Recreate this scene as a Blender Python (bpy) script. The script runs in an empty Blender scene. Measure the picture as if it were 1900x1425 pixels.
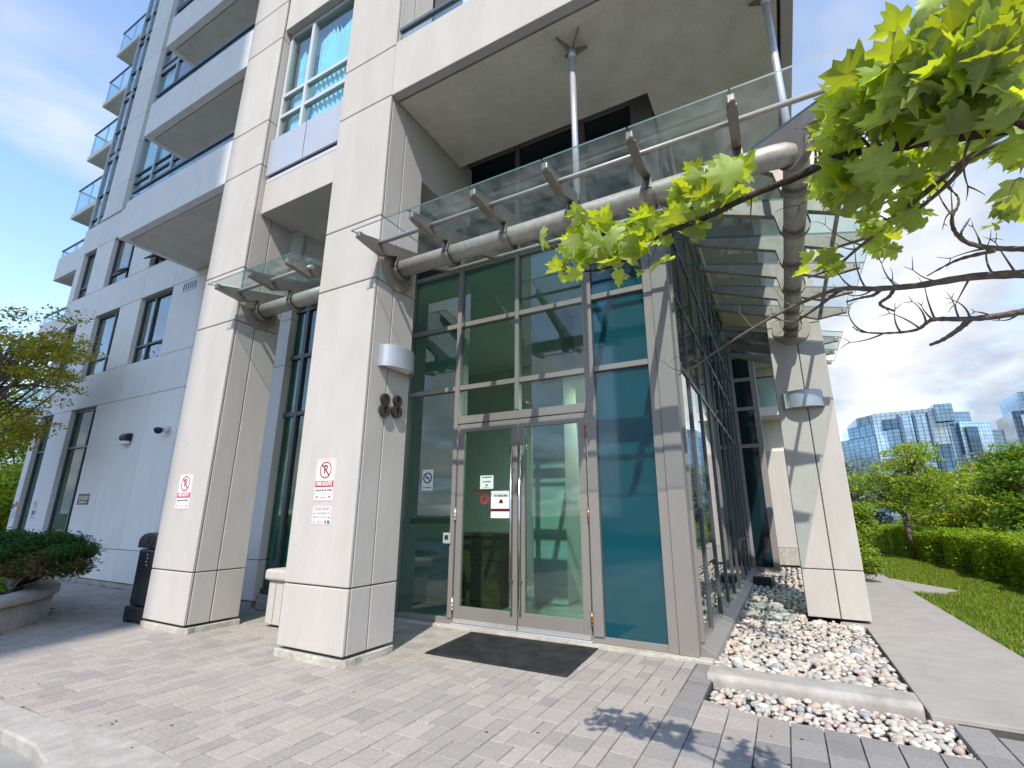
import bpy, bmesh, math, random
import numpy as np
from mathutils import Vector, Matrix
R = math.radians
random.seed(7); rng = np.random.default_rng(7)
scn = bpy.context.scene
col = scn.collection

# ------------------------------------------------------------------ camera
CAM = Vector((0.0, 0.0, 1.4))
FPX, YAW, PITCH, ROLL = 894.37, 0.502196, 0.266861, 0.005247
_f = Vector((-math.sin(YAW)*math.cos(PITCH), math.cos(YAW)*math.cos(PITCH), math.sin(PITCH)))
_r0 = Vector((math.cos(YAW), math.sin(YAW), 0)); _u0 = _r0.cross(_f)
_r = _r0*math.cos(ROLL) + _u0*math.sin(ROLL); _u = -_r0*math.sin(ROLL) + _u0*math.cos(ROLL)
cd = bpy.data.cameras.new('camera'); cam = bpy.data.objects.new('camera', cd); col.objects.link(cam)
cd.sensor_width = 36; cd.lens = 36*FPX/1900; cd.clip_start = 0.05; cd.clip_end = 5000
cam.matrix_world = Matrix(((_r.x, _u.x, -_f.x, CAM.x), (_r.y, _u.y, -_f.y, CAM.y), (_r.z, _u.z, -_f.z, CAM.z), (0, 0, 0, 1)))
scn.camera = cam
def ray(px, py):
    return ((px-950)*_r - (py-712.5)*_u + FPX*_f).normalized()
def P(px, py, **k):
    d = ray(px, py); (a, v), = k.items(); i = 'xyz'.index(a)
    return CAM + d*((v-CAM[i])/d[i])
def PD(px, py, dist): return CAM + ray(px, py)*dist

# ------------------------------------------------------------------ sky and sun
SUN = Vector((0.33, -1.0, 1.13)).normalized()
SKY_STRENGTH, SUN_STRENGTH = 0.15, 2.0
w = bpy.data.worlds.new('World'); scn.world = w; w.use_nodes = True
nt = w.node_tree; nt.nodes.clear(); N = nt.nodes.new; L = nt.links.new
out = N('ShaderNodeOutputWorld'); bg = N('ShaderNodeBackground'); bg.inputs['Strength'].default_value = SKY_STRENGTH
sky = N('ShaderNodeTexSky'); sky.sky_type = 'NISHITA'; sky.sun_disc = False
sky.sun_elevation = math.asin(SUN.z); sky.sun_rotation = math.atan2(SUN.x, SUN.y)
sky.air_density = 0.9; sky.dust_density = 0.0; sky.ozone_density = 1.5
tc = N('ShaderNodeTexCoord'); sep = N('ShaderNodeSeparateXYZ'); L(tc.outputs['Generated'], sep.inputs[0])
zz = N('ShaderNodeMath'); zz.operation = 'MAXIMUM'; L(sep.outputs['Z'], zz.inputs[0]); zz.inputs[1].default_value = 0.0
za = N('ShaderNodeMath'); za.operation = 'ADD'; L(zz.outputs[0], za.inputs[0]); za.inputs[1].default_value = 0.22
dv = N('ShaderNodeVectorMath'); dv.operation = 'DIVIDE'; L(tc.outputs['Generated'], dv.inputs[0])
cmb = N('ShaderNodeCombineXYZ')
for i in range(3): L(za.outputs[0], cmb.inputs[i])
L(cmb.outputs[0], dv.inputs[1])
mp = N('ShaderNodeMapping'); mp.inputs['Location'].default_value = (17.22, 0.39, 1.95); mp.inputs['Scale'].default_value = (1.0, 0.8, 0.5)
L(dv.outputs[0], mp.inputs['Vector'])
nz = N('ShaderNodeTexNoise'); nz.inputs['Scale'].default_value = 1.15; nz.inputs['Detail'].default_value = 9; nz.inputs['Roughness'].default_value = 0.58; nz.inputs['Distortion'].default_value = 0.35
L(mp.outputs[0], nz.inputs['Vector'])
rp = N('ShaderNodeValToRGB'); rp.color_ramp.elements[0].position = 0.48; rp.color_ramp.elements[1].position = 0.68
hz_ = N('ShaderNodeMath'); hz_.operation = 'SUBTRACT'; hz_.inputs[0].default_value = 1.0; L(zz.outputs[0], hz_.inputs[1])   # banks of cloud pile up towards the horizon
hp_ = N('ShaderNodeMath'); hp_.operation = 'POWER'; L(hz_.outputs[0], hp_.inputs[0]); hp_.inputs[1].default_value = 2.6
hm_ = N('ShaderNodeMath'); hm_.operation = 'MULTIPLY_ADD'; L(hp_.outputs[0], hm_.inputs[0]); hm_.inputs[1].default_value = 0.22; L(nz.outputs['Fac'], hm_.inputs[2])
L(hm_.outputs[0], rp.inputs[0])
nz2 = N('ShaderNodeTexNoise'); nz2.inputs['Scale'].default_value = 2.3; nz2.inputs['Detail'].default_value = 6
L(mp.outputs[0], nz2.inputs['Vector'])
cr = N('ShaderNodeValToRGB'); cr.color_ramp.elements[0].color = (1.15, 1.42, 1.90, 1); cr.color_ramp.elements[1].color = (2.55, 2.55, 2.55, 1)
cr.color_ramp.elements[0].position = 0.38; cr.color_ramp.elements[1].position = 0.66
L(nz2.outputs['Fac'], cr.inputs[0])
mx = N('ShaderNodeMixRGB'); L(rp.outputs[0], mx.inputs[0]); L(sky.outputs[0], mx.inputs[1]); L(cr.outputs[0], mx.inputs[2])
L(mx.outputs[0], bg.inputs['Color']); L(bg.outputs[0], out.inputs['Surface'])
sd = bpy.data.lights.new('sun', 'SUN'); sd.energy = SUN_STRENGTH; sd.angle = R(0.53); sd.color = (1.0, 0.945, 0.87)
so = bpy.data.objects.new('sun', sd); col.objects.link(so); so.location = (10, -30, 34)
so.rotation_euler = (-SUN).to_track_quat('-Z', 'Y').to_euler()
vs = scn.view_settings; vs.view_transform = 'Standard'; vs.look = 'None'; vs.exposure = 1.5; vs.gamma = 1.0; vs.use_curve_mapping = False
cy = scn.cycles
cy.use_denoising = True; cy.max_bounces = 12; cy.transparent_max_bounces = 24; cy.caustics_reflective = False; cy.caustics_refractive = False
cy.sample_clamp_indirect = 6.0; cy.diffuse_bounces = 5; cy.glossy_bounces = 5; cy.transmission_bounces = 8

# ------------------------------------------------------------------ materials
def nodes(name):
    m = bpy.data.materials.new(name); m.use_nodes = True
    t = m.node_tree; t.nodes.clear()
    o = t.nodes.new('ShaderNodeOutputMaterial')
    return m, t, o
def pbr(name, c, rough=0.6, metal=0.0, var=0.10, scale=6.0, bump=0.0, bscale=80.0, spec=0.5, c2=None, stain=0.0, island=0.0, objr=0.0, coat=0.0, ramp=None):
    """principled with noise colour variation, fine bump and optional large stains / per-piece variation"""
    m, t, o = nodes(name); n = t.nodes.new; l = t.links.new
    b = n('ShaderNodeBsdfPrincipled'); l(b.outputs[0], o.inputs[0])
    b.inputs['Roughness'].default_value = rough; b.inputs['Metallic'].default_value = metal
    b.inputs['Specular IOR Level'].default_value = spec
    if coat: b.inputs['Coat Weight'].default_value = coat
    g = n('ShaderNodeNewGeometry')
    c2 = c2 or tuple(max(0, x*(1-var*2)) for x in c)
    nz = n('ShaderNodeTexNoise'); nz.inputs['Scale'].default_value = scale; nz.inputs['Detail'].default_value = 6; nz.inputs['Roughness'].default_value = 0.65
    l(g.outputs['Position'], nz.inputs['Vector'])
    r = n('ShaderNodeValToRGB'); r.color_ramp.elements[0].position = 0.35; r.color_ramp.elements[1].position = 0.65
    r.color_ramp.elements[0].color = (*c2, 1); r.color_ramp.elements[1].color = (*c, 1)
    l(nz.outputs['Fac'], r.inputs[0]); cur = r.outputs[0]
    if island or objr or ramp:
        oi = n('ShaderNodeObjectInfo'); ad = n('ShaderNodeMath'); ad.operation = 'ADD'
        l(oi.outputs['Random'], ad.inputs[0]); l(g.outputs['Random Per Island'], ad.inputs[1])
        fr = n('ShaderNodeMath'); fr.operation = 'FRACT'; l(ad.outputs[0], fr.inputs[0])
        if ramp:
            rr = n('ShaderNodeValToRGB'); rr.color_ramp.interpolation = 'LINEAR'
            while len(rr.color_ramp.elements) < len(ramp): rr.color_ramp.elements.new(0.5)
            for k, cc in enumerate(ramp):
                rr.color_ramp.elements[k].position = k/(len(ramp)-1); rr.color_ramp.elements[k].color = (*cc, 1)
            l(fr.outputs[0], rr.inputs[0])
            mm = n('ShaderNodeMixRGB'); mm.blend_type = 'MULTIPLY'; mm.inputs[0].default_value = 1.0
            l(cur, mm.inputs[1]); l(rr.outputs[0], mm.inputs[2]); cur = mm.outputs[0]
        else:
            mr = n('ShaderNodeMapRange'); k = max(island, objr); mr.inputs['To Min'].default_value = 1-k; mr.inputs['To Max'].default_value = 1+k*0.5
            l(fr.outputs[0], mr.inputs['Value'])
            mm = n('ShaderNodeMixRGB'); mm.blend_type = 'MULTIPLY'; mm.inputs[0].default_value = 1.0
            l(cur, mm.inputs[1]); l(mr.outputs[0], mm.inputs[2]); cur = mm.outputs[0]
    if stain:
        mpn = n('ShaderNodeMapping'); mpn.inputs['Scale'].default_value = (1.6, 1.6, 0.45); l(g.outputs['Position'], mpn.inputs['Vector'])
        s = n('ShaderNodeTexNoise'); s.inputs['Scale'].default_value = 1.7; s.inputs['Detail'].default_value = 8; s.inputs['Roughness'].default_value = 0.7
        l(mpn.outputs[0], s.inputs['Vector'])
        sr = n('ShaderNodeValToRGB'); sr.color_ramp.elements[0].position = 0.38; sr.color_ramp.elements[1].position = 0.62
        sr.color_ramp.elements[0].color = (1-stain, 1-stain*1.05, 1-stain*1.15, 1); sr.color_ramp.elements[1].color = (1, 1, 1, 1)
        l(s.outputs['Fac'], sr.inputs[0])
        mm = n('ShaderNodeMixRGB'); mm.blend_type = 'MULTIPLY'; mm.inputs[0].default_value = 1.0
        l(cur, mm.inputs[1]); l(sr.outputs[0], mm.inputs[2]); cur = mm.outputs[0]
    l(cur, b.inputs['Base Color'])
    if bump:
        bn = n('ShaderNodeTexNoise'); bn.inputs['Scale'].default_value = bscale; bn.inputs['Detail'].default_value = 4
        l(g.outputs['Position'], bn.inputs['Vector'])
        bb = n('ShaderNodeBump'); bb.inputs['Strength'].default_value = bump; bb.inputs['Distance'].default_value = 0.01
        l(bn.outputs['Fac'], bb.inputs['Height']); l(bb.outputs[0], b.inputs['Normal'])
    return m
def glass(name, tint, refl=0.0, ior=1.5, dust=0.0, dustc=(0.75, 0.8, 0.8), rough=0.0, wav=0.0):
    """thin architectural glass: tinted see-through, fresnel mirror, optional dust film"""
    m, t, o = nodes(name); n = t.nodes.new; l = t.links.new
    tr = n('ShaderNodeBsdfTransparent'); tr.inputs[0].default_value = (*tint, 1)
    gl = n('ShaderNodeBsdfGlossy'); gl.inputs['Roughness'].default_value = rough
    fr = n('ShaderNodeFresnel'); fr.inputs[0].default_value = ior
    ma = n('ShaderNodeMath'); ma.operation = 'ADD'; ma.use_clamp = True; l(fr.outputs[0], ma.inputs[0]); ma.inputs[1].default_value = refl
    gb = n('ShaderNodeNewGeometry'); iv = n('ShaderNodeMath'); iv.operation = 'SUBTRACT'; iv.inputs[0].default_value = 1.0; l(gb.outputs['Backfacing'], iv.inputs[1])
    mf = n('ShaderNodeMath'); mf.operation = 'MULTIPLY'; l(ma.outputs[0], mf.inputs[0]); l(iv.outputs[0], mf.inputs[1]); ma = mf      # the sheet acts once, on entry
    tm = n('ShaderNodeMixRGB'); tm.inputs[1].default_value = (*tint, 1); tm.inputs[2].default_value = (1, 1, 1, 1); l(gb.outputs['Backfacing'], tm.inputs[0]); l(tm.outputs[0], tr.inputs[0])
    mix = n('ShaderNodeMixShader'); l(ma.outputs[0], mix.inputs[0]); l(tr.outputs[0], mix.inputs[1]); l(gl.outputs[0], mix.inputs[2])
    if wav:
        g = n('ShaderNodeNewGeometry'); nz = n('ShaderNodeTexNoise'); nz.inputs['Scale'].default_value = 0.9; nz.inputs['Detail'].default_value = 1
        l(g.outputs['Position'], nz.inputs['Vector']); bb = n('ShaderNodeBump'); bb.inputs['Strength'].default_value = wav; bb.inputs['Distance'].default_value = 0.02
        l(nz.outputs['Fac'], bb.inputs['Height']); l(bb.outputs[0], gl.inputs['Normal'])
    cur = mix.outputs[0]
    if dust:
        g = n('ShaderNodeNewGeometry'); nz = n('ShaderNodeTexNoise'); nz.inputs['Scale'].default_value = 9; nz.inputs['Detail'].default_value = 7
        mpn = n('ShaderNodeMapping'); mpn.inputs['Scale'].default_value = (1, 0.35, 1); l(g.outputs['Position'], mpn.inputs[0]); l(mpn.outputs[0], nz.inputs['Vector'])
        mr = n('ShaderNodeMapRange'); mr.inputs['From Min'].default_value = 0.3; mr.inputs['From Max'].default_value = 0.7
        mr.inputs['To Min'].default_value = dust*0.35; mr.inputs['To Max'].default_value = dust*1.5; l(nz.outputs['Fac'], mr.inputs['Value'])
        d = n('ShaderNodeBsdfDiffuse'); d.inputs[0].default_value = (*dustc, 1); tl = n('ShaderNodeBsdfTranslucent'); tl.inputs[0].default_value = (*dustc, 1)
        a = n('ShaderNodeMixShader'); a.inputs[0].default_value = 0.5; l(d.outputs[0], a.inputs[1]); l(tl.outputs[0], a.inputs[2])
        m2 = n('ShaderNodeMixShader'); l(mr.outputs[0], m2.inputs[0]); l(cur, m2.inputs[1]); l(a.outputs[0], m2.inputs[2]); cur = m2.outputs[0]
    l(cur, o.inputs[0]); return m
def leafmat(name, front, back, trans, var=0.35, rough=0.5):
    """leaf: two-sided colour, translucent, per-leaf variation"""
    m, t, o = nodes(name); n = t.nodes.new; l = t.links.new
    g = n('ShaderNodeNewGeometry'); oi = n('ShaderNodeObjectInfo')
    ad = n('ShaderNodeMath'); ad.operation = 'ADD'; l(oi.outputs['Random'], ad.inputs[0]); l(g.outputs['Random Per Island'], ad.inputs[1])
    fr = n('ShaderNodeMath'); fr.operation = 'FRACT'; l(ad.outputs[0], fr.inputs[0])
    mr = n('ShaderNodeMapRange'); mr.inputs['To Min'].default_value = 1-var; mr.inputs['To Max'].default_value = 1+var; l(fr.outputs[0], mr.inputs['Value'])
    mx = n('ShaderNodeMixRGB'); mx.inputs[1].default_value = (*front, 1); mx.inputs[2].default_value = (*back, 1); l(g.outputs['Backfacing'], mx.inputs[0])
    mm = n('ShaderNodeMixRGB'); mm.blend_type = 'MULTIPLY'; mm.inputs[0].default_value = 1; l(mx.outputs[0], mm.inputs[1]); l(mr.outputs[0], mm.inputs[2])
    d = n('ShaderNodeBsdfPrincipled'); l(mm.outputs[0], d.inputs['Base Color']); d.inputs['Roughness'].default_value = rough; d.inputs['Specular IOR Level'].default_value = 0.35
    tl = n('ShaderNodeBsdfTranslucent'); m3 = n('ShaderNodeMixRGB'); m3.blend_type = 'MULTIPLY'; m3.inputs[0].default_value = 1
    m3.inputs[1].default_value = (*trans, 1); l(mr.outputs[0], m3.inputs[2]); l(m3.outputs[0], tl.inputs[0])
    s = n('ShaderNodeMixShader'); s.inputs[0].default_value = 0.42; l(d.outputs[0], s.inputs[1]); l(tl.outputs[0], s.inputs[2])
    l(s.outputs[0], o.inputs[0]); return m
def add_veins(m):
    t = m.node_tree; n = t.nodes.new; l = t.links.new; b = next(x for x in t.nodes if x.type == 'BSDF_PRINCIPLED'); src = b.inputs['Base Color'].links[0].from_socket
    tcn = n('ShaderNodeTexCoord'); sp = n('ShaderNodeSeparateXYZ'); l(tcn.outputs['Object'], sp.inputs[0])
    at = n('ShaderNodeMath'); at.operation = 'ARCTAN2'; l(sp.outputs['X'], at.inputs[0]); l(sp.outputs['Y'], at.inputs[1])
    mu = n('ShaderNodeMath'); mu.operation = 'MULTIPLY'; l(at.outputs[0], mu.inputs[0]); mu.inputs[1].default_value = 4.3
    si = n('ShaderNodeMath'); si.operation = 'SINE'; l(mu.outputs[0], si.inputs[0]); ab = n('ShaderNodeMath'); ab.operation = 'ABSOLUTE'; l(si.outputs[0], ab.inputs[0])
    mr = n('ShaderNodeMapRange'); mr.inputs['From Max'].default_value = 0.16; mr.inputs['To Min'].default_value = 1.45; mr.inputs['To Max'].default_value = 0.95; l(ab.outputs[0], mr.inputs['Value'])
    mm = n('ShaderNodeMixRGB'); mm.blend_type = 'MULTIPLY'; mm.inputs[0].default_value = 1; l(src, mm.inputs[1]); l(mr.outputs[0], mm.inputs[2]); l(mm.outputs[0], b.inputs['Base Color'])
def emit(name, c, s):
    m, t, o = nodes(name); e = t.nodes.new('ShaderNodeEmission'); e.inputs[0].default_value = (*c, 1); e.inputs[1].default_value = s
    t.links.new(e.outputs[0], o.inputs[0]); return m
M = {}
M['precast'] = pbr('precast', (0.535, 0.50, 0.46), 0.85, var=0.06, scale=110, bump=0.2, bscale=170, stain=0.085, spec=0.25, objr=0.045)
M['wallpanel_shade_lift'] = pbr('wallpanel_shade_lift', (0.88, 0.84, 0.79), 0.85, var=0.03, scale=90, bump=0.10, bscale=120, stain=0.05, spec=0.25, objr=0.05)  # same precast as the columns, coloured paler to lift the shaded walls
M['parapet'] = pbr('parapet', (0.88, 0.84, 0.79), 0.8, var=0.03, scale=4, bump=0.05, bscale=120, stain=0.05, spec=0.25)
M['joint'] = pbr('joint', (0.22, 0.205, 0.185), 0.95, var=0.1, spec=0.1)
M['soffit'] = pbr('soffit', (0.76, 0.70, 0.615), 0.9, var=0.07, scale=60, bump=0.3, bscale=110, stain=0.13, spec=0.2)
M['footing'] = pbr('footing', (0.55, 0.525, 0.455), 0.95, var=0.14, scale=14, bump=0.9, bscale=34, stain=0.2, spec=0.2)
M['walk'] = pbr('walk', (0.385, 0.352, 0.318), 0.9, var=0.09, scale=90, bump=0.35, bscale=140, stain=0.13, spec=0.2)
M['kerb'] = pbr('kerb', (0.44, 0.41, 0.375), 0.9, var=0.09, scale=9, bump=0.35, bscale=70, stain=0.22, spec=0.2)
M['asphalt'] = pbr('asphalt', (0.36, 0.35, 0.335), 0.95, var=0.15, scale=90, bump=0.6, bscale=220, stain=0.15, spec=0.2)
M['frame'] = pbr('frame', (0.265, 0.245, 0.225), 0.42, metal=0.25, var=0.03, scale=3, spec=0.5)
M['darkframe'] = pbr('darkframe', (0.10, 0.105, 0.115), 0.42, metal=0.2, var=0.04, scale=3)  # frame metal coloured darker for parts in shade; also the dark rails
M['whiteframe'] = pbr('whiteframe', (0.55, 0.57, 0.6), 0.4, metal=0.1, var=0.03)
M['steel'] = pbr('steel', (0.50, 0.47, 0.43), 0.52, metal=0.3, var=0.12, scale=18, bump=0.12, bscale=120, stain=0.18)
M['rodsteel'] = pbr('rodsteel', (0.43, 0.40, 0.365), 0.5, metal=0.35, var=0.08, scale=20)
M['finsteel'] = pbr('finsteel', (0.30, 0.27, 0.235), 0.45, metal=0.4, var=0.10, scale=12, stain=0.15)
M['disksteel'] = pbr('disksteel', (0.38, 0.335, 0.28), 0.5, metal=0.4, var=0.08, scale=12)
M['strut'] = pbr('strut', (0.60, 0.62, 0.65), 0.35, metal=0.5, var=0.05)
M['canopyglass'] = glass('canopyglass', (0.84, 0.93, 0.92), refl=0.05, ior=1.42, dust=0.045, dustc=(0.72, 0.80, 0.80))
M['glassedge'] = pbr('glassedge', (0.05, 0.12, 0.12), 0.5, var=0.05)
M['doorglass'] = glass('doorglass', (0.46, 0.80, 0.71), refl=0.07, wav=0.05)
M['sideglass'] = glass('sideglass', (0.42, 0.60, 0.58), refl=0.30, wav=0.10)
M['winglass'] = glass('winglass', (0.62, 0.93, 0.93), refl=0.20, wav=0.10)
M['railglass'] = glass('railglass', (0.66, 0.91, 0.94), refl=0.12)
M['tealpanel'] = pbr('tealpanel', (0.006, 0.060, 0.080), 0.06, var=0.05, scale=1.2, spec=0.6, coat=0.3)
M['darkpanel'] = pbr('darkpanel', (0.006, 0.022, 0.028), 0.05, var=0.1, spec=0.7)
M['metalpanel'] = pbr('metalpanel', (0.47, 0.485, 0.51), 0.4, metal=0.3, var=0.03, scale=2)
M['curtain'] = pbr('curtain', (0.72, 0.88, 0.86), 0.9, var=0.06, scale=3)
M['greencurtain'] = pbr('greencurtain', (0.16, 0.42, 0.34), 0.9, var=0.2, scale=3)
M['inwall'] = pbr('inwall', (0.70, 0.70, 0.67), 0.8, var=0.05)
M['infloor'] = pbr('infloor', (0.34, 0.33, 0.30), 0.15, var=0.08, scale=3)
M['wood'] = pbr('wood', (0.12, 0.055, 0.025), 0.35, var=0.25, scale=9)
M['black'] = pbr('black', (0.018, 0.020, 0.024), 0.45, var=0.2, scale=30, bump=0.1, bscale=200)
M['rubber'] = pbr('rubber', (0.032, 0.034, 0.037), 0.85, var=0.35, scale=5, bump=0.5, bscale=260, spec=0.3)
M['bronze'] = pbr('bronze', (0.085, 0.062, 0.055), 0.4, metal=0.6, var=0.1)
M['copper'] = pbr('copper', (0.42, 0.22, 0.12), 0.35, metal=0.9, var=0.1)
M['chrome'] = pbr('chrome', (0.62, 0.61, 0.6), 0.22, metal=1.0, var=0.04)
M['alum'] = pbr('alum', (0.68, 0.68, 0.67), 0.35, metal=0.6, var=0.08, scale=40)
M['lamp'] = pbr('lamp', (0.40, 0.43, 0.47), 0.38, metal=0.45, var=0.05)
M['lens'] = pbr('lens', (0.72, 0.70, 0.6), 0.2, var=0.05)
M['white'] = pbr('white', (0.80, 0.80, 0.79), 0.4, var=0.03)
M['red'] = pbr('red', (0.52, 0.02, 0.03), 0.4, var=0.05)
M['maroon'] = pbr('maroon', (0.10, 0.008, 0.014), 0.4, var=0.05)
M['ink'] = pbr('ink', (0.02, 0.02, 0.022), 0.5, var=0.05)
M['blueink'] = pbr('blueink', (0.03, 0.12, 0.42), 0.45, var=0.05)
M['purple'] = pbr('purple', (0.12, 0.04, 0.30), 0.45, var=0.05)
M['orange'] = pbr('orange', (0.75, 0.18, 0.02), 0.45, var=0.05)
M['gold'] = pbr('gold', (0.55, 0.33, 0.03), 0.45, var=0.05)
M['brownink'] = pbr('brownink', (0.10, 0.05, 0.02), 0.45, var=0.05)
M['paper'] = pbr('paper', (0.72, 0.80, 0.74), 0.7, var=0.03)
PV = [(0.80, 0.80, 0.81), (1.0, 0.99, 0.97), (1.06, 1.05, 1.03), (0.86, 0.86, 0.86), (1.03, 1.01, 0.97)]
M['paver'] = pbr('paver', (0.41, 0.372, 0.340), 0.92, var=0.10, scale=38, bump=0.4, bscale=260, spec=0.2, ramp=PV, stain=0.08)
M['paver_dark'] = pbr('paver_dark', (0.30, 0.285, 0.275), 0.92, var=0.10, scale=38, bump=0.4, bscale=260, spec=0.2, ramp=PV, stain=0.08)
M['sand'] = pbr('sand', (0.09, 0.083, 0.072), 0.95, var=0.2, scale=40, spec=0.1)
M['soil'] = pbr('soil', (0.075, 0.058, 0.042), 0.95, var=0.3, scale=30, bump=0.8, bscale=60, spec=0.1)
ST = [(0.52, 0.45, 0.37), (0.33, 0.34, 0.34), (0.60, 0.54, 0.47), (0.55, 0.42, 0.33), (0.24, 0.25, 0.27), (0.60, 0.53, 0.46), (0.66, 0.62, 0.56), (0.42, 0.40, 0.34), (0.60, 0.45, 0.37), (0.40, 0.38, 0.36)]
M['pebble'] = pbr('pebble', (1.0, 1.0, 1.0), 0.7, var=0.10, scale=30, bump=0.15, bscale=90, spec=0.3, ramp=ST)
M['lawnbase'] = pbr('lawnbase', (0.055, 0.10, 0.02), 0.95, var=0.3, scale=4, spec=0.1)
M['terrain'] = pbr('terrain', (0.07, 0.095, 0.035), 0.95, var=0.3, scale=0.2, spec=0.1)
M['grass'] = leafmat('grass', (0.19, 0.25, 0.022), (0.19, 0.25, 0.03), (0.32, 0.40, 0.03), var=0.4)
M['hedge'] = leafmat('hedge', (0.19, 0.30, 0.012), (0.19, 0.29, 0.02), (0.46, 0.58, 0.01), var=0.45)
M['leaf_mid'] = leafmat('leaf_mid', (0.20, 0.30, 0.03), (0.21, 0.30, 0.06), (0.46, 0.58, 0.02), var=0.45)
M['leaf_dark'] = leafmat('leaf_dark', (0.10, 0.20, 0.022), (0.12, 0.21, 0.04), (0.32, 0.46, 0.02), var=0.45)
M['leaf_yellow'] = leafmat('leaf_yellow', (0.24, 0.29, 0.02), (0.23, 0.28, 0.03), (0.48, 0.54, 0.02), var=0.4)
M['leaf_silver'] = leafmat('leaf_silver', (0.22, 0.27, 0.20), (0.28, 0.32, 0.26), (0.18, 0.22, 0.13), var=0.3)
M['leaf_olive'] = leafmat('leaf_olive', (0.32, 0.28, 0.02), (0.32, 0.29, 0.035), (0.56, 0.50, 0.025), var=0.4)
M['juniper'] = leafmat('juniper', (0.035, 0.095, 0.016), (0.035, 0.09, 0.02), (0.06, 0.15, 0.015), var=0.5)
M['juniper_brown'] = leafmat('juniper_brown', (0.17, 0.105, 0.05), (0.16, 0.10, 0.05), (0.16, 0.10, 0.03), var=0.5)
M['maple'] = leafmat('maple', (0.12, 0.22, 0.02), (0.31, 0.40, 0.13), (0.70, 0.78, 0.012), var=0.34, rough=0.42)
add_veins(M['maple'])
M['petal_yellow'] = leafmat('petal_yellow', (0.72, 0.52, 0.03), (0.7, 0.5, 0.05), (0.7, 0.5, 0.03), var=0.2)
M['petal_purple'] = leafmat('petal_purple', (0.25, 0.03, 0.20), (0.2, 0.03, 0.2), (0.2, 0.02, 0.15), var=0.3)
M['silver'] = leafmat('silver', (0.45, 0.49, 0.46), (0.45, 0.49, 0.46), (0.2, 0.22, 0.2), var=0.15)
M['stalk'] = pbr('stalk', (0.55, 0.55, 0.5), 0.8, var=0.2)
M['bark'] = pbr('bark', (0.24, 0.19, 0.155), 0.95, var=0.25, scale=22, bump=0.8, bscale=45, spec=0.1)
M['twig'] = pbr('twig', (0.20, 0.165, 0.14), 0.9, var=0.25, scale=40, bump=0.6, bscale=120, spec=0.15)
M['barkdark'] = pbr('barkdark', (0.075, 0.058, 0.048), 0.95, var=0.3, scale=40, bump=0.8, bscale=90, spec=0.1)
M['downlight_and_fill'] = emit('downlight_and_fill', (1.0, 0.95, 0.8), 110.0)  # glow strengthened to brighten the lobby
def gridglass(name, c, line, cw, ch, metal=0.6):
    m, t, o = nodes(name); n = t.nodes.new; l = t.links.new
    b = n('ShaderNodeBsdfPrincipled'); l(b.outputs[0], o.inputs[0]); b.inputs['Metallic'].default_value = metal; b.inputs['Roughness'].default_value = 0.06
    br = n('ShaderNodeTexBrick'); br.offset = 0.0
    br.inputs['Scale'].default_value = 1.0; br.inputs['Brick Width'].default_value = cw; br.inputs['Row Height'].default_value = ch; br.inputs['Mortar Size'].default_value = 0.16
    br.inputs['Color1'].default_value = (*c, 1); br.inputs['Color2'].default_value = (*[x*0.8 for x in c], 1); br.inputs['Mortar'].default_value = (*line, 1)
    g = n('ShaderNodeNewGeometry'); sp = n('ShaderNodeSeparateXYZ'); l(g.outputs['Position'], sp.inputs[0])
    ma = n('ShaderNodeMath'); ma.operation = 'MULTIPLY_ADD'; l(sp.outputs['Y'], ma.inputs[0]); ma.inputs[1].default_value = 1.15; l(sp.outputs['X'], ma.inputs[2])
    cb = n('ShaderNodeCombineXYZ'); l(ma.outputs[0], cb.inputs[0]); l(sp.outputs['Z'], cb.inputs[1])
    l(cb.outputs[0], br.inputs['Vector']); l(br.outputs['Color'], b.inputs['Base Color'])
    nz = n('ShaderNodeTexNoise'); nz.inputs['Scale'].default_value = 0.12; l(g.outputs['Position'], nz.inputs['Vector'])
    bb = n('ShaderNodeBump'); bb.inputs['Strength'].default_value = 0.10; bb.inputs['Distance'].default_value = 0.6; l(nz.outputs['Fac'], bb.inputs['Height']); l(bb.outputs[0], b.inputs['Normal'])
    return m
M['office'] = gridglass('office', (0.24, 0.36, 0.46), (0.08, 0.13, 0.18), 2.2, 2.4)
M['office_pale'] = gridglass('office_pale', (0.44, 0.55, 0.62), (0.14, 0.2, 0.26), 2.2, 2.4)
M['office_dark'] = gridglass('office_dark', (0.09, 0.15, 0.21), (0.02, 0.03, 0.05), 2.6, 2.9)

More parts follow.
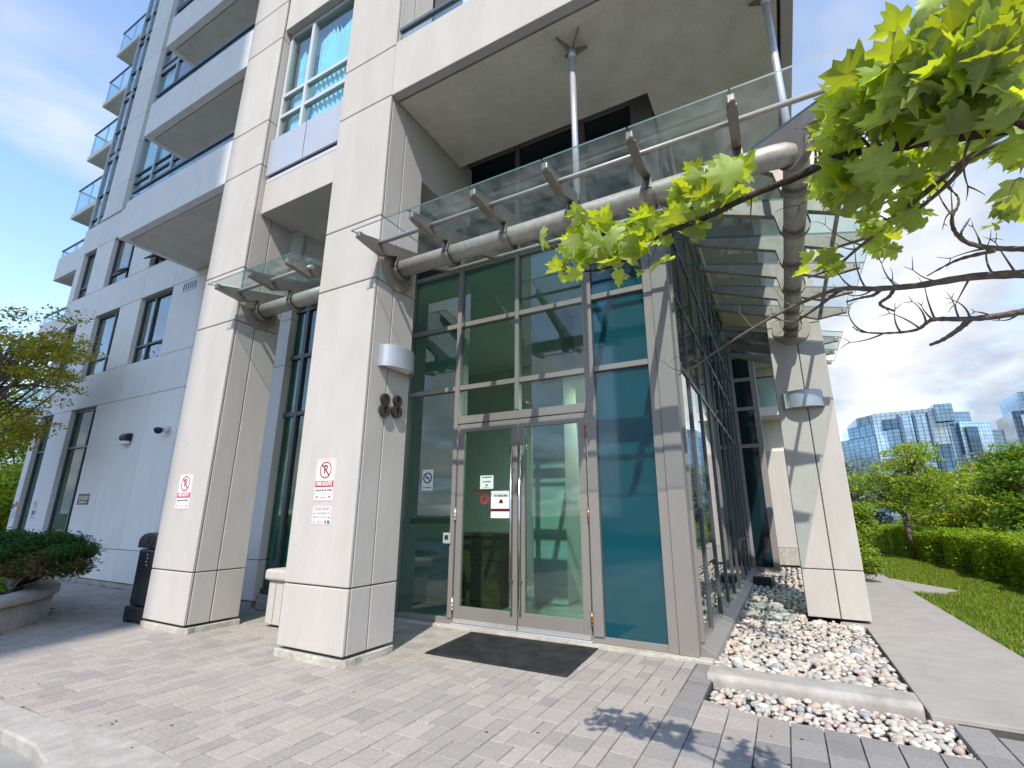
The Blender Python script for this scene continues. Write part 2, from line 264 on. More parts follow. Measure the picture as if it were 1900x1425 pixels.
# ------------------------------------------------------------------ builders
def root_loc(o):
    while o.parent: o = o.parent
    return o.location.copy()
def link(name, data, parent=None):
    o = bpy.data.objects.new(name, data); col.objects.link(o)
    if parent is not None: o.parent = parent
    return o
def tag(o, label=None, cat=None, group=None, kind=None):
    if label: o['label'] = label
    if cat: o['category'] = cat
    if group: o['group'] = group
    if kind: o['kind'] = kind
    return o
def thing(name, label, cat, loc=(0, 0, 0), group=None):
    o = link(name, None); o.location = loc; o.empty_display_size = 0.2
    return tag(o, label, cat, group)
class MB:
    def __init__(s): s.v = []; s.f = []; s.mi = []; s.sm = []
    def add(s, vs, fs, mi=0, sm=False):
        k = len(s.v); s.v += [tuple(p) for p in vs]
        for f in fs: s.f.append([i+k for i in f]); s.mi.append(mi); s.sm.append(sm)
        return s
    def box(s, x0, x1, y0, y1, z0, z1, mi=0):
        return s.add([(x0, y0, z0), (x1, y0, z0), (x1, y1, z0), (x0, y1, z0), (x0, y0, z1), (x1, y0, z1), (x1, y1, z1), (x0, y1, z1)],
                     [(3, 2, 1, 0), (4, 5, 6, 7), (0, 1, 5, 4), (1, 2, 6, 5), (2, 3, 7, 6), (3, 0, 4, 7)], mi)
    def prism(s, pts, axis, a, b, mi=0, sm=False):
        """extrude 2-D outline; axis 'x': pts=(y,z), 'y': pts=(x,z), 'z': pts=(x,y)"""
        mk = {'x': lambda p, t: (t, p[0], p[1]), 'y': lambda p, t: (p[0], t, p[1]), 'z': lambda p, t: (p[0], p[1], t)}[axis]
        n = len(pts); vs = [mk(p, a) for p in pts]+[mk(p, b) for p in pts]
        s.add(vs, [list(range(n))[::-1], list(range(n, 2*n))], mi)
        k = len(s.v)-2*n
        for i in range(n):
            j = (i+1) % n; s.f.append([k+i, k+j, k+n+j, k+n+i]); s.mi.append(mi); s.sm.append(sm)
        return s
    def tube(s, pts, r, n=8, mi=0, cap=True):
        pts = [Vector(p) for p in pts]; rs = r if isinstance(r, (list, tuple)) else [r]*len(pts)
        k = len(s.v); up = None
        for i, p in enumerate(pts):
            d = (pts[min(i+1, len(pts)-1)]-pts[max(i-1, 0)]).normalized()
            if up is None: up = d.orthogonal().normalized()
            up = (up-d*up.dot(d)); up = up.normalized() if up.length > 1e-6 else d.orthogonal().normalized()
            w_ = d.cross(up)
            for j in range(n):
                a = 2*math.pi*j/n; s.v.append(tuple(p+(up*math.cos(a)+w_*math.sin(a))*rs[i]))
        for i in range(len(pts)-1):
            for j in range(n):
                s.f.append([k+i*n+j, k+i*n+(j+1) % n, k+(i+1)*n+(j+1) % n, k+(i+1)*n+j]); s.mi.append(mi); s.sm.append(True)
        if cap:
            s.f.append([k+j for j in range(n)][::-1]); s.mi.append(mi); s.sm.append(False)
            e = k+(len(pts)-1)*n; s.f.append([e+j for j in range(n)]); s.mi.append(mi); s.sm.append(False)
        return s
    def lathe(s, prof, c=(0, 0, 0), n=24, mi=0):
        k = len(s.v)
        for (r, z) in prof:
            for j in range(n):
                a = 2*math.pi*j/n; s.v.append((c[0]+r*math.cos(a), c[1]+r*math.sin(a), c[2]+z))
        for i in range(len(prof)-1):
            for j in range(n):
                s.f.append([k+i*n+j, k+i*n+(j+1) % n, k+(i+1)*n+(j+1) % n, k+(i+1)*n+j]); s.mi.append(mi); s.sm.append(True)
        return s
    def ring(s, c, r0, r1, y0, y1, n=28, axis='y', sx=1.0, mi=0):
        """flat annulus extruded along axis, centre c=(u,z)"""
        o = [(c[0]+r1*sx*math.cos(2*math.pi*i/n), c[1]+r1*math.sin(2*math.pi*i/n)) for i in range(n)]
        q = [(c[0]+r0*sx*math.cos(2*math.pi*i/n), c[1]+r0*math.sin(2*math.pi*i/n)) for i in range(n)]
        mk = {'x': lambda p, t: (t, p[0], p[1]), 'y': lambda p, t: (p[0], t, p[1]), 'z': lambda p, t: (p[0], p[1], t)}[axis]
        vs = [mk(p, y0) for p in o]+[mk(p, y0) for p in q]+[mk(p, y1) for p in o]+[mk(p, y1) for p in q]
        fs = []
        for i in range(n):
            j = (i+1) % n
            fs += [(i, j, n+j, n+i), (2*n+j, 2*n+i, 3*n+i, 3*n+j), (i, 2*n+i, 2*n+j, j), (n+j, 3*n+j, 3*n+i, n+i)]
        return s.add(vs, fs, mi)
    def build(s, name, mat, parent=None, bev=0.0, seg=2, off=None):
        L0 = off if off is not None else (root_loc(parent) if parent is not None else Vector((0, 0, 0)))
        me = bpy.data.meshes.new(name)
        me.from_pydata([(a-L0[0], b-L0[1], c-L0[2]) for a, b, c in s.v], [], s.f)
        mats = mat if isinstance(mat, (list, tuple)) else [mat]
        for m in mats: me.materials.append(M[m] if isinstance(m, str) else m)
        if len(mats) > 1: me.polygons.foreach_set('material_index', s.mi)
        me.polygons.foreach_set('use_smooth', s.sm)
        bm = bmesh.new(); bm.from_mesh(me); bmesh.ops.recalc_face_normals(bm, faces=bm.faces)
        bm.to_mesh(me); bm.free()
        me.update(); o = link(name, me, parent)
        if bev:
            b = o.modifiers.new('bevel', 'BEVEL'); b.width = bev; b.segments = seg; b.limit_method = 'ANGLE'; b.angle_limit = R(40)
        return o
def bx(name, mat, parent, x0, x1, y0, y1, z0, z1, bev=0.0): return MB().box(x0, x1, y0, y1, z0, z1).build(name, mat, parent, bev)
def text(s, size, loc, mat, parent, rot=(90, 0, 0), align='CENTER', name='lettering', sx=1.0, thick=0.0006, bold=0.0):
    c = bpy.data.curves.new(name, 'FONT'); c.body = s; c.size = size; c.align_x = align; c.align_y = 'CENTER'; c.extrude = thick; c.offset = bold
    tmp = bpy.data.objects.new(name, c); col.objects.link(tmp)
    me = bpy.data.meshes.new_from_object(tmp.evaluated_get(bpy.context.evaluated_depsgraph_get())); bpy.data.objects.remove(tmp); bpy.data.curves.remove(c)
    me.materials.clear(); me.materials.append(M[mat]); me.name = name; o = link(name, me, parent); L0 = root_loc(parent)
    o.location = Vector(loc)-L0; o.rotation_euler = [R(a) for a in rot]; o.scale = (sx, 1, 1); return o
def npmesh(name, verts, faces, mat, parent=None, smooth=False, off=(0, 0, 0)):
    me = bpy.data.meshes.new(name); verts = np.asarray(verts, np.float32)-np.asarray(off, np.float32); faces = np.asarray(faces, np.int32); k = faces.shape[1]
    me.vertices.add(len(verts)); me.vertices.foreach_set('co', verts.ravel())
    me.loops.add(faces.size); me.loops.foreach_set('vertex_index', faces.ravel())
    me.polygons.add(len(faces)); me.polygons.foreach_set('loop_start', np.arange(len(faces), dtype=np.int32)*k)
    me.polygons.foreach_set('loop_total', np.full(len(faces), k, np.int32))
    if smooth: me.polygons.foreach_set('use_smooth', np.ones(len(faces), bool))
    me.materials.append(M[mat]); me.update(calc_edges=True); me.validate()
    return link(name, me, parent)
def leaf_cloud(name, centers, size, mat, parent, off, flat=0.5, aspect=0.55, droop=0.0, seed=1):
    """many small folded leaves: centers (n,3) array"""
    g = np.random.default_rng(seed); c = np.asarray(centers, np.float64); n = len(c)
    d = g.normal(size=(n, 3)); d[:, 2] = d[:, 2]*flat-droop; d /= np.linalg.norm(d, axis=1)[:, None]
    nr = g.normal(size=(n, 3))*0.8; nr[:, 2] += 1.0
    s = np.cross(d, nr); s /= np.linalg.norm(s, axis=1)[:, None]+1e-9
    up = np.cross(s, d)
    L_ = size*g.uniform(0.6, 1.3, n)[:, None]
    a = c; b = c+d*L_*0.5+s*L_*aspect*0.5+up*L_*0.10; t = c+d*L_; e = c+d*L_*0.5-s*L_*aspect*0.5+up*L_*0.10
    v = np.stack([a, b, t, e], 1).reshape(-1, 3)
    i = np.arange(n)*4
    f = np.concatenate([np.stack([i, i+1, i+2], 1), np.stack([i, i+2, i+3], 1)])
    return npmesh(name, v, f, mat, parent, off=off)
def clumps(spec, seed=1, shell=0.55):
    """spec: list of (cx,cy,cz,rx,ry,rz,n): points in ellipsoids, weighted to the shell"""
    g = np.random.default_rng(seed); out_ = []
    for (cx, cy_, cz, rx, ry, rz, n) in spec:
        p = g.normal(size=(n, 3)); p /= np.linalg.norm(p, axis=1)[:, None]
        r = g.uniform(shell, 1.0, n)**0.7
        p = p*r[:, None]*np.array([rx, ry, rz])+np.array([cx, cy_, cz])+g.normal(size=(n, 3))*0.03
        out_.append(p)
    return np.concatenate(out_)

# ================================================================== GROUND
MB().add([(-2500, -2500, -0.16), (2500, -2500, -0.16), (2500, 3500, -0.16), (-2500, 3500, -0.16)], [(0, 1, 2, 3)]).build('ground', 'terrain')
tag(bpy.data.objects['ground'], kind='structure')
o = MB().box(-60, 30, -12, 1.64, -0.14, -0.075).build('road', 'asphalt'); tag(o, kind='structure')
# plaza sand bed (joints) and pavers
pav = MB().box(-24, -0.745, 1.9, 5.75, -0.13, -0.014).build('paving', 'sand'); tag(pav, kind='structure')
MB().box(-3.2, -0.745, -3.0, 1.9, -0.13, -0.0141).build('joint_sand', 'sand', pav)
MB().box(-0.745, 3.4, -3.0, 4.34, -0.13, -0.0142).build('joint_sand', 'sand', pav)
MB().box(0.90, 3.4, 4.30, 5.00, -0.13, -0.0143).build('joint_sand', 'sand', pav)
COLS = [(-4.79, -3.84, 3.68, 4.38), (-7.46, -6.52, 3.68, 4.38)]
PLC = Vector((-10.55, 1.15, 0)); PLR = 2.55
def paver_ok(x0, x1, y0, y1):
    cx, cy_ = (x0+x1)/2, (y0+y1)/2
    if cy_ > 5.62: return False
    for (a, b, c, d) in COLS:
        if a+0.1 < cx < b-0.1 and c+0.1 < cy_ < d-0.1: return False
    if (Vector((cx, cy_, 0))-PLC).length < PLR-0.05: return False
    if cx < -3.3 and cy_ < 1.80: return False
    if -0.76 < cx < 0.88 and cy_ > (4.52-0.38*(cx+0.745) if cx < -0.38 else 4.40-0.125*(cx+0.38)): return False
    if cx > -0.76 and cy_ > 4.98: return False
    if cy_ > 5.2 and cx < -6.6: return False
    return True
pieces = []; cutp = []
PG = 0.007
x = -16.2; k = 0
while x < -1.2:                              # modules of one wide and one narrow block, order swapped from row to row
    y = -2.4+(k % 2)*0.1125
    while y < 5.7:
        a_ = 0.19 if random.random() < 0.5 else 0.115
        for (p_, q_) in ((x, x+a_), (x+a_, x+0.305)):
            if paver_ok(p_, q_, y, y+0.225): pieces.append((p_, q_, y, y+0.225, 0))
        y += 0.225
    x += 0.305; k += 1
XS = x
y = 1.9                                     # soldier course beside the stones
while y < 5.55:
    if y > 4.3: pieces.append((XS+0.005, -0.755, y, y+0.115, 1))
    y += 0.115
x = XS                                      # darker field right of the door
k = 0
while x < 3.3:
    y = -2.4+(k % 2)*0.12
    while y < 4.98:
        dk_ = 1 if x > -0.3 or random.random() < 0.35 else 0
        cx_ = x+0.1; sl_, y_at = (-0.38, lambda q: 4.55-0.38*(q+0.745)) if cx_ < -0.38 else (-0.07, lambda q: 4.41-0.07*(q+0.38))
        if cx_ > 0.82: 
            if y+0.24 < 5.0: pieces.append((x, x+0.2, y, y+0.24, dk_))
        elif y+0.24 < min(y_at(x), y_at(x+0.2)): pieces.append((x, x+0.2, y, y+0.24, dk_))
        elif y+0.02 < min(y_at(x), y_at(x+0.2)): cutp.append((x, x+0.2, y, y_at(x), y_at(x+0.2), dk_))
        y += 0.24
    x += 0.2; k += 1
def vis(p):
    v = Vector(p)-CAM; d = v.dot(_f)
    if d < 0.3: return None
    u_ = 950+FPX*v.dot(_r)/d; v_ = 712.5-FPX*v.dot(_u)/d
    return (u_, v_, d) if -40 < u_ < 1940 and -40 < v_ < 1465 else None
scored = []
for q in pieces:
    c = ((q[0]+q[1])/2, (q[2]+q[3])/2, 0); s = vis(c); scored.append((-(1/s[2]**2)*(q[1]-q[0]) if s else 0, q))
scored.sort(key=lambda t: t[0])
pm = {}
def paver_mesh(wx, ly, mat):
    key = (round(wx, 3), round(ly, 3), mat)
    if key not in pm:
        b = MB(); hx, hy, e = wx/2-PG/2, ly/2-PG/2, 0.0028
        b.add([(-hx, -hy, -0.05), (hx, -hy, -0.05), (hx, hy, -0.05), (-hx, hy, -0.05), (-hx, -hy, -0.005), (hx, -hy, -0.005), (hx, hy, -0.005), (-hx, hy, -0.005),
               (-hx+e, -hy+e, 0), (hx-e, -hy+e, 0), (hx-e, hy-e, 0), (-hx+e, hy-e, 0)],
              [(0, 1, 5, 4), (1, 2, 6, 5), (2, 3, 7, 6), (3, 0, 4, 7), (4, 5, 9, 8), (5, 6, 10, 9), (6, 7, 11, 10), (7, 4, 8, 11), (8, 9, 10, 11)])
        me = bpy.data.meshes.new('paver'); me.from_pydata(b.v, [], b.f); me.materials.append(M[mat]); me.update(); pm[key] = me
    return pm[key]
rest = {0: MB(), 1: MB()}
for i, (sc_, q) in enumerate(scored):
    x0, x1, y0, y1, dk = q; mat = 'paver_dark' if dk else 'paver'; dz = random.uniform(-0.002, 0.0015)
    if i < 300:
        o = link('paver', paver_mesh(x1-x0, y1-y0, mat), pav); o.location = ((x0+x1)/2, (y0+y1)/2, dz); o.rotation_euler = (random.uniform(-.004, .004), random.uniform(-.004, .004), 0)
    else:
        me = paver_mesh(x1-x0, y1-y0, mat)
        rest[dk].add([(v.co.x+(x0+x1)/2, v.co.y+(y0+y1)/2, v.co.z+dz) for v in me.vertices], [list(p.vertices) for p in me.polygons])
for (x0, x1, y0, ya, yb, dk) in cutp:
    g_ = PG/2; rest[dk].add([(x0+g_, y0+g_, -.05), (x1-g_, y0+g_, -.05), (x1-g_, yb, -.05), (x0+g_, ya, -.05), (x0+g_, y0+g_, 0), (x1-g_, y0+g_, 0), (x1-g_, yb, 0), (x0+g_, ya, 0)], [(4, 5, 6, 7), (0, 1, 5, 4), (1, 2, 6, 5), (2, 3, 7, 6), (3, 0, 4, 7)])
for dk in rest: tag(rest[dk].build('pavers', 'paver_dark' if dk else 'paver', pav), kind='stuff')
# kerb along the drive, turning into a dropped apron
kp = [(-24, 1.86), (-5.4, 1.84), (-5.0, 1.86), (-4.6, 1.88), (-4.2, 2.0), (-3.95, 2.0), (-3.25, 1.97), (-3.2, 1.6), (-3.2, -3), (-3.75, -3), (-3.75, 1.4), (-3.95, 1.58), (-4.3, 1.64), (-4.8, 1.63), (-24, 1.64)]
MB().prism([(a, b) for a, b in kp], 'z', -0.13, 0.004).build('kerb', 'kerb', None, 0.012); tag(bpy.data.objects['kerb'], kind='structure')
# concrete walk in slabs
wk = MB().box(0.76, 2.0, 5.03, 5.06, -0.14, -0.02).build('walk', 'walk'); tag(wk, kind='structure')
ys = [5.06, 8.42, 11.4, 14.4, 17.4, 20.4, 24, 30]
for a, b in zip(ys[:-1], ys[1:]):
    bx('slab', 'walk', wk, 0.76 if a < 8.4 else 0.5, 2.0, a+0.004, b-0.004, -0.14, 0.0, 0.008)
MB().prism([(2.004, 12.66), (2.70, 12.68), (2.9, 13.4), (2.004, 15.3)], 'z', -0.14, -0.001).build('slab', 'walk', wk, 0.006)
# cross kerb between the two stone beds
o = MB().prism([(5.10, -0.14), (5.10, 0.015), (5.13, 0.05), (5.40, 0.05), (5.42, 0.02), (5.42, -0.14)], 'x', -0.80, 0.735).build('bed_kerb', 'kerb', None, 0.015)
tag(o, kind='structure')
# stone beds
bed = MB().box(-0.80, 0.76, 5.42, 17.0, -0.15, -0.045).build('gravel_bed', 'soil'); tag(bed, kind='structure')
MB().prism([(-0.745, 4.56), (-0.38, 4.42), (0.26, 4.34), (0.9, 4.33), (0.89, 5.10), (-0.745, 5.10)], 'z', -0.15, -0.075).build('soil', 'soil', bed)
def ico(seed):
    g = random.Random(seed); bm = bmesh.new(); bmesh.ops.create_icosphere(bm, subdivisions=2 if seed < 3 else 1, radius=1.0)
    a = [g.uniform(0.75, 1.25) for _ in range(3)]
    for v in bm.verts:
        n_ = v.co.copy(); v.co = Vector((n_.x*a[0], n_.y*a[1]*0.8, n_.z*0.55))*(1+0.10*math.sin(3.1*n_.x+seed)+0.08*math.cos(4*n_.y-seed))
    me = bpy.data.meshes.new('stone'); bm.to_mesh(me); bm.free(); me.materials.append(M['pebble'])
    me.polygons.foreach_set('use_smooth', [True]*len(me.polygons)); return me
big = [ico(i) for i in range(3)]; small = [ico(i+10) for i in range(5)]
sv = [(np.array([v.co for v in me.vertices]), np.array([p.vertices for p in me.polygons])) for me in small]
spots = []
def in_lower(x, y): return y < 5.08 and x > -0.73 and y > (4.56-0.38*(x+0.745) if x < -0.38 else 4.42-0.125*(x+0.38)) and x < 0.87
yy = 4.36
while yy < 5.09:
    xx = -0.72
    while xx < 0.87:
        a, b = xx+random.uniform(-.025, .025), yy+random.uniform(-.025, .025)
        if in_lower(a, b): spots.append((a, b, -0.055+random.uniform(-.004, .022), random.uniform(.023, .043)))
        xx += 0.058
    yy += 0.052
yy = 5.45
while yy < 16.9:
    st = 0.066 if yy < 9 else (0.09 if yy < 12 else 0.13); xx = -0.76
    while xx < 0.74:
        a, b = xx+random.uniform(-.03, .03), yy+random.uniform(-.03, .03)
        if not (0.08 < a < 0.9 and 8.6 < b < 9.4):
            spots.append((a, b, -0.028+random.uniform(-.006, .026), random.uniform(.027, .052)*(1.0 if yy < 9 else 1.25)*(1.5 if random.random() < .06 else 1)))
        xx += st
    yy += st*0.9
spots.sort(key=lambda s: -(s[3]/(Vector(s[:3])-CAM).length))
nv, nf, acc = [], [], 0
for i, (a, b, c, r_) in enumerate(spots):
    rot = Matrix.Rotation(random.uniform(0, 6.28), 3, 'Z') @ Matrix.Rotation(random.uniform(-.45, .45), 3, 'X')
    if i < 300:
        o = link('stone', random.choice(big), bed); o.location = (a, b, c); o.rotation_euler = rot.to_euler(); o.scale = (r_, r_*random.uniform(.8, 1.2), r_*random.uniform(.8, 1.2))
    else:
        v, f = random.choice(sv); vv = (v*r_*np.array([1, random.uniform(.75, 1.15), random.uniform(.8, 1.2)])) @ np.array(rot).T+np.array([a, b, c]); nv.append(vv); nf.append(f+acc); acc += len(v)
tag(npmesh('stones', np.concatenate(nv), np.concatenate(nf), 'pebble', bed, smooth=True), kind='stuff')
# lawn
lw = MB().prism([(2.004, 5.0), (9, 5.0), (9, 30), (2.004, 30), (2.004, 15.3), (2.9, 13.4), (2.70, 12.68), (2.004, 12.66)], 'z', -0.14, -0.012).build('lawn', 'lawnbase'); tag(lw, kind='structure')
n = 70000
gx = rng.uniform(2.005, 4.9, n*2); gy = 5.5+19*rng.uniform(0, 1, n*2)**1.5
keep = ~((gy > 12.64) & (gy < 15.3) & (gx < 2.0+0.9*np.minimum((gy-11.8)/1.6, (15.3-gy)/1.9)) & (gx < 2.9)); gx, gy = gx[keep][:n], gy[keep][:n]; n = len(gx)
h = rng.uniform(.015, .045, n)*(1+gy*0.02); ang = rng.uniform(0, 6.28, n); bw = 0.006+0.0006*gy
le = rng.normal(size=(n, 2))*0.018
a = np.stack([gx-np.cos(ang)*bw, gy-np.sin(ang)*bw, np.full(n, -.02)], 1); b = np.stack([gx+np.cos(ang)*bw, gy+np.sin(ang)*bw, np.full(n, -.02)], 1)
c = np.stack([gx+le[:, 0], gy+le[:, 1], h], 1)
i = np.arange(n)*3
o = npmesh('grass', np.stack([a, b, c], 1).reshape(-1, 3), np.stack([i, i+1, i+2], 1), 'grass'); tag(o, 'short bright green grass of the lawn beside the walk', 'grass', kind='stuff')

# ================================================================== BUILDING
B = thing('apartment_building', 'tall pale concrete apartment tower with glazed entrance lobby, balconies and teal windows', 'building', (-4.3, 4.0, 0))
def column(x0, x1, y0, y1, courses, foot=True, bottom=0.09):
    T_, J = 0.03, 0.014
    c = bx('column', 'joint', B, x0+T_, x1-T_, y0+T_, y1-T_, bottom+0.01, courses[-1])
    ym = (y0+y1)/2-0.03
    for a, b in zip(courses[:-1], courses[1:]):
        a += J/2; b -= J/2
        if foot: bx('panel', 'precast', c, x0, x1, y0, y0+T_+0.01, a, b, 0.010)
        else:
            xm = (x0+x1)/2+0.02
            bx('panel', 'precast', c, x0, xm-J/2, y0, y0+T_+0.01, a, b, 0.008); bx('panel', 'precast', c, xm+J/2, x1, y0, y0+T_+0.01, a, b, 0.008)
        bx('panel', 'precast', c, x1-T_-0.01, x1, y0+T_+0.02, ym-J/2, a, b, 0.006)
        bx('panel', 'precast', c, x1-T_-0.01, x1, ym+J/2, y1, a, b, 0.006)
        bx('panel', 'precast', c, x0, x0+T_+0.01, y0+T_+0.02, y1, a, b, 0.006)
        bx('panel', 'precast', c, x0+T_+0.02, x1-T_-0.02, y1-T_-0.01, y1, a, b, 0.006)
    if foot:
        f = MB()
        n = 26; pts = []
        for i in range(n):
            t = i/n*4; s_ = int(t); u_ = t-s_; e = 0.012
            cx = [(x0-e, y0-e), (x1+e, y0-e), (x1+e, y1+e), (x0-e, y1+e)]
            p, q = cx[s_], cx[(s_+1) % 4]; pts.append((p[0]+(q[0]-p[0])*u_+random.uniform(-.012, .012), p[1]+(q[1]-p[1])*u_+random.uniform(-.012, .012)))
        f.prism(pts, 'z', -0.12, 0.068); f.build('footing', 'footing', c, 0.008)
    return c
CZ = [0.09, 0.70, 4.07, 4.90, 6.69, 7.53, 9.24, 10.06, 11.7, 12.5, 14.15, 14.95, 16.6, 19.0, 22.0]
column(-4.79, -3.84, 3.68, 4.38, CZ)
column(-7.46, -6.52, 3.68, 4.38, CZ)
column(0.11, 0.86, 8.63, 9.33, [0.03, 0.68, 4.42, 6.66], foot=False, bottom=0.02)

# --- left facade
def facade(x_edges, z_edges, skip, y, th=0.15):
    wl = bx('wall', 'joint', B, x_edges[0]+0.02, x_edges[-1]-0.02, y+th+0.01, y+th+0.06, z_edges[0], z_edges[-1]-0.05)
    for i in range(len(x_edges)-1):
        for j in range(len(z_edges)-1):
            if (i, j) in skip: continue
            g = 0.006
            bx('panel', 'wallpanel_shade_lift', wl, x_edges[i]+g, x_edges[i+1]-g, y+random.uniform(0, .002), y+th, z_edges[j]+g, z_edges[j+1]-g, 0.004)
    return wl
def window(x0, x1, z0, z1, y, vs=(), hs=(), fm='darkframe', gm='winglass', cur='curtain', fw=0.05, tint_back=True, hseg=None, dep=0.07):
    f = MB(); f.box(x0, x1, y, y+dep, z0, z0+fw); f.box(x0, x1, y, y+dep, z1-fw, z1); f.box(x0, x0+fw, y, y+dep, z0+fw, z1-fw); f.box(x1-fw, x1, y, y+dep, z0+fw, z1-fw)
    wn = f.build('window', fm, B)
    xs = [x0+fw]+list(vs)+[x1-fw]
    for v in vs: bx('mullion', fm, wn, v-fw*.55, v+fw*.55, y-0.012, y+dep-0.004, z0+fw, z1-fw)
    for i in range(len(xs)-1):
        a = xs[i]+(fw*.55 if i else 0); b = xs[i+1]-(fw*.55 if i < len(xs)-2 else 0)
        hh = hseg[i] if hseg else hs
        zs = [z0+fw]+sorted(hh)+[z1-fw]
        for h_ in hh: bx('transom', fm, wn, a, b, y-0.008, y+dep-0.006, h_-fw*.5, h_+fw*.5)
        for j in range(len(zs)-1):
            c = zs[j]+(fw*.5 if j else 0); d = zs[j+1]-(fw*.5 if j < len(zs)-2 else 0)
            bx('pane', gm, wn, a, b, y+0.03, y+0.038, c, d)
    if cur:
        m = MB(); nn = max(8, int((x1-x0)/0.035)); pts = []
        for i in range(nn+1):
            xx = x0+0.02+(x1-x0-0.04)*i/nn; pts.append((xx, y+0.10+0.02*math.sin(i*1.9)+0.012*math.sin(i*0.7)))
        v = [(p[0], p[1], z0) for p in pts]+[(p[0], p[1], z1-0.02) for p in pts]
        m.add(v, [(i, i+1, nn+2+i, nn+1+i) for i in range(nn)], sm=True); m.build('curtain', cur, wn)
    return wn
XE = [-17.95, -17.6, -16.8, -15.75, -14.4, -13.35, -11.9, -10.6, -8.6, -7.44]
ZE = [0.09, 0.70, 3.95, 4.83, 6.55, 7.40, 8.95, 9.85]
skip = {(1, 1), (3, 1), (1, 3), (3, 3), (5, 3), (1, 5), (3, 5), (5, 5)}
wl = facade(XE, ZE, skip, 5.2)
bx('plinth', 'footing', wl, -17.9, -7.5, 5.215, 5.3, -0.1, 0.075, 0.01)
for (x0, x1) in ((-17.6, -16.8), (-15.75, -14.4)):
    window(x0, x1, 0.71, 3.94, 5.30, vs=[x0+(x1-x0)*0.72], hs=[2.98], gm='doorglass', cur='greencurtain')
for (x0, x1) in ((-17.6, -16.8), (-15.75, -14.4), (-13.35, -11.9)):
    window(x0, x1, 4.84, 6.54, 5.30, vs=[x0+(x1-x0)*(0.72 if x0 < -14 else 0.38)], hs=[5.28])
    window(x0, x1, 7.41, 8.94, 5.30, vs=[x0+(x1-x0)*0.72], hs=[7.8])
# hopper sashes standing open
for (x0, x1, z) in ((-14.8, -14.45, 7.62), (-13.3, -12.0, 7.62)):
    m = MB(); m.add([(x0, 5.29, z+.14), (x1, 5.29, z+.14), (x1, 5.05, z-.05), (x0, 5.05, z-.05)], [(0, 1, 2, 3)]); m.tube([(x0, 5.29, z+.14), (x0, 5.05, z-.05), (x1, 5.05, z-.05), (x1, 5.29, z+.14)], .018, 4); m.build('sash', 'darkframe', B)
def slots(x, z, y, n=6, st=0.088, w_=0.035, h_=0.17):
    v = bx('vent', 'whiteframe', B, x-0.02, x+n*st-0.02, y-0.006, y+0.02, z-0.03, z+h_+0.03)
    for i in range(n): bx('slot', 'ink', v, x+i*st+0.01, x+i*st+0.01+w_, y-0.009, y+0.0, z, z+h_)
slots(-11.42, 6.30, 5.195); slots(-11.4, 14.05, 5.195)
# --- upper curtain wall left of the column
UX = [-15.70, -14.66, -13.62, -12.60, -11.62]
def bays(xs, y, floors, hs=((0, .05), (.30, .05), (.86, .05), (1.16, .04))):
    cw = bx('curtain_wall', 'ink', B, xs[0], xs[-1], y+0.5, y+0.52, floors[0], floors[-1]+2.45)
    for x_ in xs: bx('mullion', 'whiteframe', cw, x_-0.03, x_+0.03, y-0.03, y+0.09, floors[0], floors[-1]+2.45)
    for k_, z in enumerate(floors):
        for zz_, hh in hs: bx('transom', 'darkframe', cw, xs[0]+.03, xs[-1]-.03, y-0.015, y+0.07, z+zz_, z+zz_+hh)
        for i in range(len(xs)-1):
            a, b = xs[i]+0.032, xs[i+1]-0.032
            bx('spandrel', 'metalpanel' if (i+k_) % 3 else 'winglass', cw, a, b, y+0.02, y+0.04, z+0.052, z+0.298)
            for (p_, q_) in ((z+0.352, z+0.858), (z+0.912, z+1.158), (z+1.202, z+2.448)):
                bx('pane', 'winglass', cw, a, b, y+0.02, y+0.03, p_, q_)
            if random.random() < 0.75:
                m = MB(); nn = 14; a2 = a+random.choice([0, 0.0, 0.35]); v = [(a2+(b-a2)*t/nn, y+0.11+0.025*math.sin(t*2.1), z_) for z_ in (z+0.3, z+2.4) for t in range(nn+1)]
                m.add(v, [(t, t+1, nn+2+t, nn+1+t) for t in range(nn)], sm=True); m.build('curtain', 'curtain', cw)
FL = [9.90, 12.35, 14.80, 17.25, 19.70]
bays(UX, 5.30, FL); bays([-17.93, -17.42, -16.92], 5.26, FL, ((0, .05), (.30, .04), (1.16, .03)))
pl = bx('pilaster', 'joint', B, -16.86, -15.76, 5.22, 5.6, 9.86, 22)
for a, b in zip([9.86, 10.9, 12.3, 13.35, 14.75, 15.8, 17.2, 18.25, 19.65], [10.9, 12.3, 13.35, 14.75, 15.8, 17.2, 18.25, 19.65, 22]):
    bx('panel', 'wallpanel_shade_lift', pl, -16.88, -15.74, 5.17, 5.5, a+.006, b-.006, 0.006)
up = bx('wall', 'joint', B, -11.55, -7.45, 5.28, 5.4, 9.86, 22)
for a, b in zip([9.86, 11.6, 14.0, 16.45, 18.9], [11.6, 14.0, 16.45, 18.9, 22]):
    for c, d in ((-11.56, -9.5), (-9.5, -7.44)): bx('panel', 'wallpanel_shade_lift', up, c+.006, d-.006, 5.2, 5.35, a+.006, b-.006, 0.004)
